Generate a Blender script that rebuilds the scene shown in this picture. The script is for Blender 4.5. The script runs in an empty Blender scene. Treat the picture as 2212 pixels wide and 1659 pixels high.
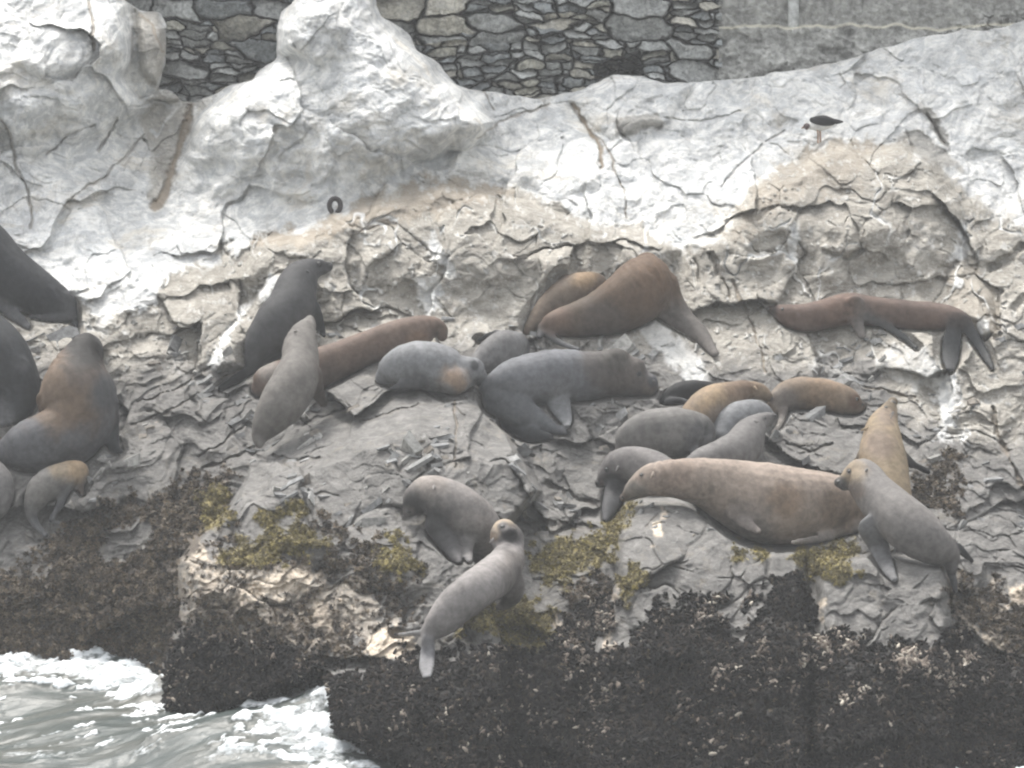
import bpy, math, random
import numpy as np
from mathutils import Vector
from mathutils.bvhtree import BVHTree

random.seed(7); rng = np.random.default_rng(7)
scene = bpy.context.scene
COL = scene.collection
R = math.radians

# ------------------------------------------------------------------ camera
FPX, CX, CY = 11400.0, 1106.0, 829.5          # focal length in photo pixels (2212 wide)
PITCH = math.atan((829.5 + 415.0) / FPX)
CAM = np.array([0.0, 0.0, 6.0])
FWD = np.array([0.0, math.cos(PITCH), -math.sin(PITCH)])
UP = np.array([0.0, math.sin(PITCH), math.cos(PITCH)])
cam = bpy.data.cameras.new('camera'); cam.sensor_width = 36.0
cam.lens = 36.0 * FPX / 2212.0
cam.clip_start = 0.5; cam.clip_end = 2000.0
cam_ob = bpy.data.objects.new('camera', cam); COL.objects.link(cam_ob)
cam_ob.location = CAM; cam_ob.rotation_euler = (R(90) - PITCH, 0, 0)
scene.camera = cam_ob
scene.render.resolution_x = 1024; scene.render.resolution_y = 768

# ------------------------------------------------------------------ light: hazy sun high behind the rocks
SUN_EL, SUN_AZ = 58.0, -24.0                  # azimuth measured from +Y (away from camera), negative = left
sd = np.array([math.sin(R(SUN_AZ)) * math.cos(R(SUN_EL)), math.cos(R(SUN_AZ)) * math.cos(R(SUN_EL)), math.sin(R(SUN_EL))])
world = bpy.data.worlds.new("World"); scene.world = world; world.use_nodes = True
wn, wl = world.node_tree.nodes, world.node_tree.links
sky = wn.new('ShaderNodeTexSky'); sky.sky_type = 'NISHITA'; sky.sun_disc = False
sky.sun_elevation = R(SUN_EL); sky.sun_rotation = R(SUN_AZ)
sky.air_density = 1.2; sky.dust_density = 5.0; sky.ozone_density = 1.0
hs = wn.new('ShaderNodeHueSaturation'); hs.inputs['Saturation'].default_value = 0.12
wl.new(sky.outputs[0], hs.inputs['Color']); wl.new(hs.outputs[0], wn['Background'].inputs['Color'])
wn['Background'].inputs['Strength'].default_value = 0.15
sun = bpy.data.lights.new('sun', 'SUN'); sun.energy = 1.25; sun.angle = R(13); sun.color = (1.0, 0.95, 0.87)
sun_ob = bpy.data.objects.new('sun', sun); COL.objects.link(sun_ob)
sun_ob.rotation_euler = Vector(sd).to_track_quat('Z', 'Y').to_euler()
sun_ob.location = (0, 60, 60)
scene.view_settings.view_transform = 'Standard'; scene.view_settings.look = 'None'
scene.view_settings.exposure = 1.3; scene.view_settings.gamma = 1.0
scene.cycles.filter_width = 2.2
scene.cycles.max_bounces = 4; scene.cycles.volume_bounces = 1

# ------------------------------------------------------------------ helpers
def P(px, py, t):
    """photo pixel + distance along the view axis -> world point(s)"""
    px, py, t = np.asarray(px, float), np.asarray(py, float), np.asarray(t, float)
    a = (px - CX) / FPX; b = (CY - py) / FPX
    return np.stack([CAM[0] + t * a, CAM[1] + t * (FWD[1] + b * UP[1]), CAM[2] + t * (FWD[2] + b * UP[2])], -1)

def link(name, me, parent=None):
    o = bpy.data.objects.new(name, me); COL.objects.link(o)
    if parent is not None: o.parent = parent
    return o

def mesh_np(name, verts, faces, mat=None, smooth=True):
    """faces: (N,3) or (N,4) int array"""
    me = bpy.data.meshes.new(name)
    verts = np.ascontiguousarray(verts, np.float32); faces = np.ascontiguousarray(faces, np.int32)
    k = faces.shape[1]
    me.vertices.add(len(verts)); me.vertices.foreach_set('co', verts.ravel())
    me.loops.add(faces.size); me.loops.foreach_set('vertex_index', faces.ravel())
    me.polygons.add(len(faces))
    me.polygons.foreach_set('loop_start', np.arange(0, faces.size, k, dtype=np.int32))
    me.polygons.foreach_set('loop_total', np.full(len(faces), k, np.int32))
    me.polygons.foreach_set('use_smooth', np.full(len(faces), smooth, bool))
    me.update(calc_edges=True); me.validate()
    if mat: me.materials.append(mat)
    return me

def attr_col(me, name, arr):
    a = me.color_attributes.new(name, 'FLOAT_COLOR', 'POINT')
    arr = np.asarray(arr, np.float32)
    if arr.shape[1] == 3: arr = np.concatenate([arr, np.ones((len(arr), 1), np.float32)], 1)
    a.data.foreach_set('color', np.ascontiguousarray(arr, np.float32).ravel())

def tag(o, label=None, cat=None, group=None, kind=None):
    if label: o['label'] = label
    if cat: o['category'] = cat
    if group: o['group'] = group
    if kind: o['kind'] = kind
    return o

def sstep(a, b, x):
    t = np.clip((x - a) / (b - a), 0, 1); return t * t * (3 - 2 * t)

# ---- noise
_perm = np.concatenate([np.random.default_rng(3).permutation(256)] * 3)
_g2 = np.stack([np.cos(np.arange(256) * 2.39996), np.sin(np.arange(256) * 2.39996)], 1)
def perlin(x, y, seed=0):
    xi = np.floor(x).astype(np.int64); yi = np.floor(y).astype(np.int64)
    xf = x - xi; yf = y - yi
    u = xf * xf * xf * (xf * (xf * 6 - 15) + 10); v = yf * yf * yf * (yf * (yf * 6 - 15) + 10)
    def g(ix, iy, dx, dy):
        h = _perm[_perm[(ix + seed * 17) & 255] + ((iy + seed * 31) & 255)]
        q = _g2[h]; return q[..., 0] * dx + q[..., 1] * dy
    n00 = g(xi, yi, xf, yf); n10 = g(xi + 1, yi, xf - 1, yf)
    n01 = g(xi, yi + 1, xf, yf - 1); n11 = g(xi + 1, yi + 1, xf - 1, yf - 1)
    a = n00 + u * (n10 - n00); b = n01 + u * (n11 - n01)
    return (a + v * (b - a)) * 1.4
def fbm(x, y, oct=4, seed=0, gain=0.5):
    s = np.zeros_like(x); a = 1.0; f = 1.0
    for i in range(oct):
        s = s + a * perlin(x * f, y * f, seed + i); a *= gain; f *= 2.03
    return s
def ridged(x, y, oct=3, seed=0):
    s = np.zeros_like(x); a = 1.0; f = 1.0
    for i in range(oct):
        s = s + a * (1 - 2 * np.abs(perlin(x * f, y * f, seed + i))); a *= 0.5; f *= 2.1
    return s
_rt = np.random.default_rng(11).random((65536, 5))
def worley(x, y, seed=0, p=2.0, jit=0.9):
    """F1, F2, table row of nearest cell, offset vector from its point"""
    xi = np.floor(x).astype(np.int64); yi = np.floor(y).astype(np.int64)
    f1 = np.full(x.shape, 9.0); f2 = np.full(x.shape, 9.0)
    cid = np.zeros(x.shape, np.int64); ox = np.zeros(x.shape); oy = np.zeros(x.shape)
    for j in (-1, 0, 1):
        for i in (-1, 0, 1):
            cx = xi + i; cy = yi + j
            h = ((cx * 73856093) ^ (cy * 19349663) ^ (seed * 83492791)) & 65535
            rr = _rt[h]
            dx = x - (cx + 0.5 + (rr[..., 0] - .5) * jit); dy = y - (cy + 0.5 + (rr[..., 1] - .5) * jit)
            d = (np.abs(dx) ** p + np.abs(dy) ** p) ** (1 / p)
            c = d < f1
            f2 = np.where(c, f1, np.minimum(f2, d))
            f1 = np.where(c, d, f1); cid = np.where(c, h, cid); ox = np.where(c, dx, ox); oy = np.where(c, dy, oy)
    return f1, f2, cid, ox, oy
def facets(x, y, seed, tilt=1.0):
    f1, f2, c, ox, oy = worley(x, y, seed)
    rr = _rt[c]
    return (rr[..., 2] - .5) + tilt * ((rr[..., 3] - .5) * ox * 2 + (rr[..., 4] - .5) * oy * 2), f2 - f1
def rot(x, y, deg):
    c, s = math.cos(R(deg)), math.sin(R(deg)); return x * c + y * s, -x * s + y * c

def poly_sd(px, py, poly):
    """signed distance in pixels, positive inside"""
    q = np.array(poly, float); n = len(q)
    if px.size > 100000:
        m = (px > q[:, 0].min() - 150) & (px < q[:, 0].max() + 150) & (py > q[:, 1].min() - 150) & (py < q[:, 1].max() + 150)
        r_ = np.full(px.shape, -150.0)
        if m.sum() < px.size and m.any(): r_[m] = _poly_sd(px[m], py[m], q)
        return r_
    return _poly_sd(px, py, q)
def _poly_sd(px, py, q):
    n = len(q)
    d = np.full(px.shape, 1e9); ins = np.zeros(px.shape, bool)
    for i in range(n):
        ax, ay = q[i]; bx, by = q[(i + 1) % n]
        ex, ey = bx - ax, by - ay
        wx, wy = px - ax, py - ay
        h = np.clip((wx * ex + wy * ey) / (ex * ex + ey * ey + 1e-9), 0, 1)
        d = np.minimum(d, (wx - ex * h) ** 2 + (wy - ey * h) ** 2)
        c = ((ay > py) != (by > py)) & (px < ex * (py - ay) / (by - ay + (1e-9 if by == ay else 0)) + ax)
        ins ^= c
    d = np.sqrt(d); return np.where(ins, d, -d)
def line_d(px, py, pts):
    d = np.full(px.shape, 1e9)
    for (ax, ay), (bx, by) in zip(pts[:-1], pts[1:]):
        ex, ey = bx - ax, by - ay
        wx, wy = px - ax, py - ay
        h = np.clip((wx * ex + wy * ey) / (ex * ex + ey * ey + 1e-9), 0, 1)
        d = np.minimum(d, (wx - ex * h) ** 2 + (wy - ey * h) ** 2)
    return np.sqrt(d)

# ---- node material helpers
def new_mat(name):
    m = bpy.data.materials.new(name); m.use_nodes = True
    nt = m.node_tree; nt.nodes.clear()
    out = nt.nodes.new('ShaderNodeOutputMaterial'); b = nt.nodes.new('ShaderNodeBsdfPrincipled')
    nt.links.new(b.outputs[0], out.inputs[0])
    return m, nt, b
class NT:
    def __init__(s, nt): s.nt = nt
    def n(s, t, **k):
        q = s.nt.nodes.new(t)
        for a, v in k.items(): setattr(q, a, v)
        return q
    def l(s, a, b): s.nt.links.new(a, b)
    def pos(s, scale=(1, 1, 1), rotd=(0, 0, 0)):
        tc = s.n('ShaderNodeTexCoord'); mp = s.n('ShaderNodeMapping')
        mp.inputs['Scale'].default_value = scale; mp.inputs['Rotation'].default_value = [R(a) for a in rotd]
        s.l(tc.outputs['Object'], mp.inputs[0]); return mp.outputs[0]
    def noise(s, vec, scale, detail=4, rough=.6, dist=0.0):
        q = s.n('ShaderNodeTexNoise'); q.inputs['Scale'].default_value = scale; q.inputs['Detail'].default_value = detail
        q.inputs['Roughness'].default_value = rough; q.inputs['Distortion'].default_value = dist
        s.l(vec, q.inputs['Vector']); return q.outputs['Fac']
    def voro(s, vec, scale, feature='F1'):
        q = s.n('ShaderNodeTexVoronoi', feature=feature); q.inputs['Scale'].default_value = scale
        s.l(vec, q.inputs['Vector']); return q
    def ramp(s, fac, a, b, ca=0.0, cb=1.0):
        q = s.n('ShaderNodeMapRange'); q.inputs['From Min'].default_value = a; q.inputs['From Max'].default_value = b
        q.inputs['To Min'].default_value = ca; q.inputs['To Max'].default_value = cb; q.interpolation_type = 'SMOOTHSTEP'
        s.l(fac, q.inputs['Value']); return q.outputs[0]
    def math(s, op, a, b=None):
        q = s.n('ShaderNodeMath', operation=op)
        for i, v in ((0, a), (1, b)):
            if v is None: continue
            if isinstance(v, (int, float)): q.inputs[i].default_value = v
            else: s.l(v, q.inputs[i])
        return q.outputs[0]
    def mix(s, fac, a, b, mode='MIX'):
        q = s.n('ShaderNodeMix', data_type='RGBA', blend_type=mode)
        for i, v in ((0, fac), (6, a), (7, b)):
            if isinstance(v, (int, float)): q.inputs[i].default_value = v
            elif isinstance(v, tuple): q.inputs[i].default_value = (*v, 1)
            else: s.l(v, q.inputs[i])
        return q.outputs[2]
    def attr(s, name):
        q = s.n('ShaderNodeAttribute'); q.attribute_name = name; return q
    def bump(s, h, strength, dist, normal=None):
        q = s.n('ShaderNodeBump'); q.inputs['Strength'].default_value = strength; q.inputs['Distance'].default_value = dist
        s.l(h, q.inputs['Height'])
        if normal is not None: s.l(normal, q.inputs['Normal'])
        return q.outputs[0]

# ------------------------------------------------------------------ materials
def rock_material():
    m, nt, b = new_mat('rock'); k = NT(nt)
    A = k.attr('mask_a'); sa = k.n('ShaderNodeSeparateColor'); k.l(A.outputs['Color'], sa.inputs[0])
    B = k.attr('mask_b'); sb = k.n('ShaderNodeSeparateColor'); k.l(B.outputs['Color'], sb.inputs[0])
    white, tan, weed = sa.outputs[0], sa.outputs[1], sa.outputs[2]; algae = A.outputs['Alpha']
    mussel, beige, rust = sb.outputs[0], sb.outputs[1], sb.outputs[2]; tone = B.outputs['Alpha']
    v = k.pos(); vs = k.pos((1, 1, 2.6), (0, -32, 0))
    n1 = k.noise(v, 2.2, 5, .62, .4); n2 = k.noise(vs, 7.0, 6, .68, .6); n3 = k.noise(v, 34, 4, .7); n4 = k.noise(vs, 90, 3, .7)
    n5 = k.noise(v, 5.0, 6, .7, 1.2)
    grey = k.mix(k.ramp(n2, .32, .7), (.090, .087, .083), (.185, .178, .168))
    grey = k.mix(k.ramp(n3, .5, .72, 0, .5), grey, (.27, .265, .25))
    grey = k.mix(k.ramp(n5, .55, .68, 0, .55), grey, (.19, .17, .14))
    tn = k.mix(k.ramp(n2, .3, .68), (.225, .208, .18), (.37, .348, .308))
    tn = k.mix(k.ramp(n5, .55, .72, 0, .6), tn, (.25, .25, .25))
    tn = k.mix(k.ramp(n3, .54, .7, 0, .6), tn, (.55, .525, .47))
    wh = k.mix(k.ramp(n5, .40, .60), (.77, .765, .735), (.50, .51, .512))
    wh = k.mix(k.ramp(n2, .50, .70, 0, .7), wh, (.46, .48, .49))
    n6 = k.noise(v, 13, 5, .75, .8); wh = k.mix(k.ramp(n6, .52, .66, 0, .65), wh, (.45, .47, .485))
    wh = k.mix(k.ramp(n3, .52, .7, 0, .5), wh, (.80, .795, .77))
    wh = k.mix(k.ramp(n1, .54, .7, 0, .45), wh, (.58, .52, .42))
    wv = k.n('ShaderNodeVectorMath', operation='ADD'); nc = k.n('ShaderNodeTexNoise'); nc.inputs['Scale'].default_value = 3.0; nc.inputs['Detail'].default_value = 4; k.l(vs, nc.inputs['Vector'])
    sc_ = k.n('ShaderNodeVectorMath', operation='SCALE'); sc_.inputs['Scale'].default_value = .55; k.l(nc.outputs['Color'], sc_.inputs[0]); k.l(vs, wv.inputs[0]); k.l(sc_.outputs[0], wv.inputs[1])
    vo = k.voro(wv.outputs[0], 2.6, 'DISTANCE_TO_EDGE'); ck = k.math('MULTIPLY', k.ramp(vo.outputs['Distance'], .0, .028, 1, 0), k.ramp(n1, .42, .6, 0, .45))
    vo2 = k.voro(wv.outputs[0], 6.5, 'DISTANCE_TO_EDGE'); ck2 = k.math('MULTIPLY', k.ramp(vo2.outputs['Distance'], .0, .05, 1, 0), k.ramp(n5, .48, .62, 0, .55))
    wh = k.mix(ck, wh, (.34, .31, .27)); wh = k.mix(ck2, wh, (.45, .45, .44)); tn = k.mix(ck2, tn, (.58, .555, .50)); tn = k.mix(ck, tn, (.20, .175, .15)); grey = k.mix(ck, grey, (.10, .095, .09))
    c = k.mix(tan, grey, tn); c = k.mix(white, c, wh)
    bg = k.mix(k.ramp(n3, .35, .65), (.40, .33, .25), (.60, .53, .44)); c = k.mix(beige, c, bg)
    wd = k.mix(k.ramp(n3, .35, .68), (.055, .046, .040), (.17, .14, .105)); c = k.mix(weed, c, wd)
    al = k.mix(k.ramp(n3, .35, .68), (.09, .076, .036), (.29, .235, .085)); c = k.mix(algae, c, al)
    ms = k.mix(k.ramp(n3, .42, .75), (.008, .0075, .007), (.034, .028, .024)); c = k.mix(mussel, c, ms)
    c = k.mix(rust, c, (.27, .215, .155))
    tm = k.n('ShaderNodeMix', data_type='RGBA', blend_type='MULTIPLY'); tm.inputs[0].default_value = 1
    cc = k.n('ShaderNodeCombineColor'); [k.l(tone, cc.inputs[i]) for i in range(3)]
    k.l(c, tm.inputs[6]); k.l(cc.outputs[0], tm.inputs[7])
    k.l(tm.outputs[2], b.inputs['Base Color'])
    b.inputs['Roughness'].default_value = .82; b.inputs['Specular IOR Level'].default_value = .3
    h = k.math('ADD', n3, k.math('MULTIPLY', n4, .5)); h = k.math('ADD', h, k.math('MULTIPLY', n2, 1.6))
    k.l(k.bump(h, .6, .025), b.inputs['Normal'])
    return m
MAT_ROCK = rock_material()

def attr_mat(name, rough=.7, bump=0.0, bscale=60, var=.35, spec=.3, sheen=0.0, vs=30):
    """object colour comes from the vertex attribute 'fur' (pigment, plus some painted shade), varied by noise"""
    m, nt, b = new_mat(name); k = NT(nt)
    A = k.attr('fur'); v = k.pos()
    n = k.noise(v, vs, 4, .65); n2 = k.noise(v, 5, 3, .6)
    f = k.math('ADD', k.ramp(n, .3, .7, 1 - var, 1 + var), k.ramp(n2, .3, .7, -var * .5, var * .5))
    cc = k.n('ShaderNodeCombineColor'); [k.l(f, cc.inputs[i]) for i in range(3)]
    c = k.mix(1.0, A.outputs['Color'], cc.outputs[0], 'MULTIPLY')
    k.l(c, b.inputs['Base Color']); b.inputs['Roughness'].default_value = rough
    b.inputs['Specular IOR Level'].default_value = spec
    if sheen: b.inputs['Sheen Weight'].default_value = sheen; b.inputs['Sheen Roughness'].default_value = .5
    if bump:
        h = k.noise(v, bscale, 5, .7); k.l(k.bump(h, bump, .01), b.inputs['Normal'])
    return m
MAT_FUR = attr_mat('short_fur', .68, .4, 55, .2, .14, 0, 22)
MAT_STONE = attr_mat('wall_stone', .85, .7, 40, .3, .2)
MAT_CONC = attr_mat('rough_concrete', .9, .8, 30, .28, .2, 0, 18)
MAT_SHELL = attr_mat('shell', .85, .3, 60, .3, .08)
MAT_LEAF = attr_mat('seaweed', .75, 0, 60, .35, .12)
def plain(name, c, rough=.5, spec=.5):
    m, nt, b = new_mat(name); k = NT(nt); v = k.pos(); n = k.noise(v, 60, 3)
    k.l(k.mix(k.ramp(n, .3, .7), tuple(x * .75 for x in c), tuple(min(1, x * 1.25) for x in c)), b.inputs['Base Color'])
    b.inputs['Roughness'].default_value = rough; b.inputs['Specular IOR Level'].default_value = spec
    return m
MAT_EYE = plain('wet_eye', (.012, .011, .012), .12, .6)
MAT_NOSE = plain('nose_skin', (.03, .028, .028), .4)
MAT_RING = plain('rusted_iron', (.03, .024, .025), .7)

# ------------------------------------------------------------------ the cliff, step 1: large form (distance from the viewer, metres)
CTRL = [(-900,0,41),(-900,700,38.8),(-900,1400,36.4),(-400,300,40),(0,50,40.4),(150,150,40.0),(250,250,40.2),(380,300,40.4),(150,400,39.4),(60,600,38.7),(300,560,38.8),
 (620,300,39.9),(750,60,40.3),(800,300,39.7),(620,450,39.2),(950,330,39.7),(1150,260,40.5),(1400,300,40.0),(1300,420,39.4),(1600,230,40.4),(1900,250,40.2),(1500,480,39.2),(2150,200,40.5),(2150,450,39.6),
 (820,470,39.0),(900,580,38.5),(1200,560,38.6),(1900,480,39.1),(1850,610,38.6),(1600,640,38.4),(1900,760,38.0),(2130,720,38.0),(2130,900,37.3),
 (380,700,38.1),(250,850,37.6),(60,850,37.5),(60,980,37.0),(380,930,37.1),(500,830,37.6),(650,720,38.0),(1000,660,38.2),(1300,720,38.0),(760,830,37.2),(1000,860,36.8),(1250,880,37.0),(1500,850,37.2),(1250,990,36.6),(1600,930,36.9),(1800,920,37.0),(1950,980,36.8),
 (620,960,36.5),(560,1060,36.2),(800,960,36.3),(800,1100,35.8),(950,1000,36.1),(1000,1130,35.6),(1250,1080,36.2),(1150,1180,35.4),(640,1180,35.5),(850,1200,35.3),
 (100,1100,36.7),(250,1120,36.5),(100,1250,36.3),(250,1300,36.1),(100,1420,35.95),(330,1420,35.8),(450,1250,35.4),(450,1400,35.05),(600,1300,35.2),(600,1430,34.8),(450,1540,34.9),(760,1340,35.0),(900,1330,34.9),
 (1400,1150,35.2),(1600,1150,35.3),(1700,1260,34.8),(1900,1300,34.7),(2000,1180,35.2),(2150,1150,35.8),(2150,1300,34.9),(1200,1290,34.8),(1050,1330,34.7),
 (760,1500,34.2),(1000,1450,34.35),(1000,1600,33.8),(1300,1430,34.3),(1500,1500,34.0),(1500,1640,33.65),(2100,1500,34.1),(2100,1650,33.7),(720,1640,33.9),(3000,0,41.2),(3000,700,38.4),(3000,1300,35.2),(3000,1650,33.8),
 (1100,2000,33.0),(0,1700,35.0),(-900,1700,35.4),(2500,2000,33.0),(1100,-400,42.5),(0,-400,42.5),(2300,-400,42.5)]
cp = np.array(CTRL, float); cs = cp[:, :2] / 300
def _k(r2): return np.where(r2 > 1e-12, r2 * np.log(r2 + 1e-12) * .5, 0)
_n = len(cp); _A = np.zeros((_n + 3, _n + 3))
_A[:_n, :_n] = _k(((cs[:, None] - cs[None]) ** 2).sum(-1)) + np.eye(_n) * .02
_A[:_n, _n] = 1; _A[:_n, _n + 1:] = cs; _A[_n, :_n] = 1; _A[_n + 1:, :_n] = cs.T
_w = np.linalg.solve(_A, np.concatenate([cp[:, 2], np.zeros(3)]))
def rbf(px, py):
    u, v = px / 300, py / 300; s = _w[_n] + _w[_n + 1] * u + _w[_n + 2] * v
    for i in range(_n): s = s + _w[i] * _k((u - cs[i, 0]) ** 2 + (v - cs[i, 1]) ** 2)
    return s
W1 = [(255,-500),(270,-5),(300,20),(345,30),(360,60),(360,140),(345,190),(372,195),(395,215),(425,222),(470,200),(500,180),(545,165),(595,122),(597,95),(596,60),(606,25),(635,-5),(640,-500)]
W2 = [(812,-500),(818,10),(830,32),(860,55),(885,80),(905,105),(935,125),(960,155),(985,180),(1010,190),(1060,200),(1120,203),(1150,213),(1200,205),(1240,195),(1290,180),(1325,162),(1385,160),(1440,175),(1500,175),(1560,170),(1650,165),(1700,150),(1790,130),(1850,125),(1900,105),(1960,85),(2040,70),(2080,55),(2130,65),(2212,40),(2400,10),(3600,-60),(3600,-500)]
# rock masses that stand forward of their surroundings: outline, forward step, width of its rounded edge
MASS = [
 ([(-800,-300),(280,-300),(286,0),(292,60),(286,130),(270,170),(300,215),(330,230),(290,265),(235,300),(150,330),(60,400),(-800,400)], .55, 46, (190, 350)),
 ([(60,40),(180,50),(190,0),(270,10),(275,120),(200,160),(90,180),(20,140)], .18, 40),
 ([(292,20),(340,28),(358,58),(356,130),(342,185),(300,160)], .25, 18),
 ([(640,-300),(606,25),(596,60),(598,110),(620,125),(545,165),(500,185),(440,235),(405,300),(372,400),(355,470),(440,540),(560,500),(690,470),(790,420),(900,360),(1060,300),(1080,260),(1000,185),(960,155),(905,105),(830,32),(812,-300)], .75, 60, (250, 460)),
 ([(600,20),(720,0),(760,60),(700,150),(640,135),(596,110)], .16, 30),
 ([(1225,215),(1325,160),(1440,175),(1500,180),(1450,260),(1320,300),(1262,262)], .14, 26),
 ([(1330,255),(1400,240),(1440,262),(1400,290),(1330,290)], .07, 14),
 ([(1000,245),(1180,215),(1230,225),(1290,310),(1300,400),(1200,430),(1060,390),(960,360)], .14, 40),
 ([(560,515),(640,490),(740,455),(870,405),(930,386),(1060,400),(1180,450),(1330,490),(1440,505),(1470,540),(1400,640),(1150,700),(900,680),(700,740),(600,740),(500,600)], .35, 44, (540, 700)),
 ([(1490,520),(1560,500),(1620,390),(1730,340),(1790,290),(1860,320),(1950,305),(2010,330),(2080,420),(2090,560),(2060,640),(1900,660),(1750,660),(1640,660),(1520,640)], .4, 50, (480, 630)),
 ([(2045,600),(2080,560),(2150,640),(2150,720),(2090,730),(2050,700)], .2, 22),
 ([(440,790),(475,735),(530,660),(600,585),(660,600),(640,720),(560,790),(470,810)], .22, 26),
 ([(545,985),(640,930),(760,880),(905,838),(960,870),(1040,860),(1070,905),(1130,990),(1170,1060),(1070,1180),(1060,1300),(1090,1420),(1100,2100),(890,2100),(842,1662),(765,1614),(710,1588),(704,1520),(694,1462),(600,1490),(450,1560),(345,1560),(348,1430),(385,1340),(386,1210),(430,1145),(480,1110),(530,1040)], .85, 20, [(540,985),(640,922),(760,870),(905,830),(1000,850),(1080,900)], 105),
 ([(1345,1085),(1400,1072),(1480,1075),(1530,1105),(1640,1180),(1735,1185),(1742,1250),(1748,2100),(1240,2100),(1290,1340),(1330,1250),(1325,1180)], .45, 26),
 ([(1762,1205),(1900,1190),(2042,1218),(2056,1320),(2066,2100),(1756,2100)], .40, 22),
 ([(385,1210),(430,1150),(480,1170),(700,1230),(760,1330),(690,1445),(600,1490),(450,1560),(345,1560),(348,1430),(385,1340)], .14, 60),
 ([(697,1468),(735,1436),(790,1446),(850,1412),(930,1420),(1010,1388),(1100,1402),(1190,1372),(1260,1340),(1310,1392),(1400,1362),(1500,1345),(1580,1392),(1660,1330),(1740,1360),(1800,1395),(1900,1410),(2010,1398),(2100,1400),(2212,1440),(3600,1480),(3600,2100),(890,2100),(842,1662),(762,1612),(706,1585),(703,1520)], .45, 62),
 ([(1000,1340),(1050,1300),(1150,1295),(1190,1330),(1230,1400),(1120,1420),(1030,1400)], .2, 30),
]
def base_depth(px, py, noise=True):
    u, v = px / 300, py / 300
    wob = 9 * fbm(u * 3.1, v * 3.1, 3, 40) if noise else 0
    t = rbf(px, py)
    for poly, fw, ed, *ex in MASS:
        s = poly_sd(px, py, poly) + wob * min(1, ed / 40)
        k = 1 - (1 - np.clip(s / ed, 0, 1)) ** 2
        if ex and isinstance(ex[0], tuple): k = k * sstep(ex[0][1], ex[0][0], py + 3 * wob)
        elif ex: k = np.minimum(k, np.clip((line_d(px, py, ex[0]) + wob) / ex[1], 0, 1))
        t = t - fw * k
    for W in (W1, W2):
        s = poly_sd(px, py, W) + (wob * .9 if noise else 0)
        t = t + (np.maximum(43.4, t) - t) * sstep(-3, 3, s)
    return t

# coarse smoothed copy used for resting animals on the ledges
gx = np.arange(-300, 2520, 12.0); gy = np.arange(-200, 1960, 12.0)
GX, GY = np.meshgrid(gx, gy); TB = base_depth(GX, GY, False)
_kn = np.exp(-.5 * (np.arange(-6, 7) / 2.6) ** 2); _kn /= _kn.sum()
_p = np.pad(TB, 6, 'edge')
_p = np.apply_along_axis(lambda a: np.convolve(a, _kn, 'valid'), 0, _p); TS = np.apply_along_axis(lambda a: np.convolve(a, _kn, 'valid'), 1, _p)
def samp(F, px, py):
    x = np.clip((np.asarray(px, float) - gx[0]) / 12, 0, len(gx) - 1.001); y = np.clip((np.asarray(py, float) - gy[0]) / 12, 0, len(gy) - 1.001)
    i, j = x.astype(int), y.astype(int); a, b = x - i, y - j
    return (F[j, i] * (1 - a) + F[j, i + 1] * a) * (1 - b) + (F[j + 1, i] * (1 - a) + F[j + 1, i + 1] * a) * b

# ------------------------------------------------------------------ the sea lions
G = (.225, .215, .21); GD = (.095, .095, .10); GB = (.27, .275, .285); DK = (.036, .038, .043); BR = (.125, .092, .068); BRD = (.125, .098, .082)
TN = (.36, .285, .215); LT = (.40, .325, .27); FL = (.13, .132, .138); MANE = (.185, .132, .094); BK = (.016, .016, .018); BLOND = (.50, .37, .24)
SEALS = []
def seal(label, body, col, limbs=(), spots=(), eyes=(), nose=None, ears=(), lean=.6, dt=0.0, blobs=(), folds=0.0, kd=1.0, mouth=()):
    SEALS.append(dict(label=label, body=body, col=col, limbs=limbs, spots=spots, eyes=eyes, nose=nose, ears=ears, lean=lean, dt=dt, blobs=blobs, folds=folds, kd=kd, mouth=mouth))
# limbs: (points (px,py,radius,towards viewer), flatness, colour)
seal('dark grey sea lion above the other dark one, cut by the left photo edge',
 [(-170,470,62),(-110,505,78),(-50,545,78),(5,588,66),(60,622,55),(110,648,43),(143,664,28),(155,676,15)], DK,
 [([(-30,620,26,26),(20,668,18,30),(62,706,8,30)],.4,FL), ([(140,650,22,14),(148,680,16,16),(120,688,9,18),(66,684,6,18)],.5,GD), ([(158,672,10,0),(163,700,7,0),(164,728,4,0)],.4,DK)])
seal('dark grey sea lion with broad pale flipper, lower of two at the left edge',
 [(-110,700,55),(-50,735,74),(0,785,74),(40,830,50),(45,870,34),(30,905,16)], DK,
 [([(40,790,24,34),(42,830,22,32),(32,880,18,26),(18,915,8,20)],.4,FL), ([(0,820,22,40),(8,870,14,36),(6,918,7,30)],.4,GD)])
seal('big bull sitting with tan brown mane and dark head turned away',
 [(22,975,34),(58,965,56),(105,955,66),(150,935,72),(172,895,80),(168,850,84),(168,812,66),(175,782,50),(184,762,42),(187,752,36)], (.125,.125,.135),
 [([(228,870,30,10),(238,920,22,12),(246,962,16,14),(262,976,8,16)],.55,DK), ([(95,860,20,24),(98,895,13,28),(96,920,6,26)],.45,GD)],
 [(140,840,112,MANE),(115,800,70,MANE),(110,860,60,MANE),(190,800,60,BRD),(186,756,62,(.022,.019,.018)),(235,850,50,GD)], lean=.45, folds=1.0, blobs=[(168,745,16,6),(205,742,14,0)])
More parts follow.
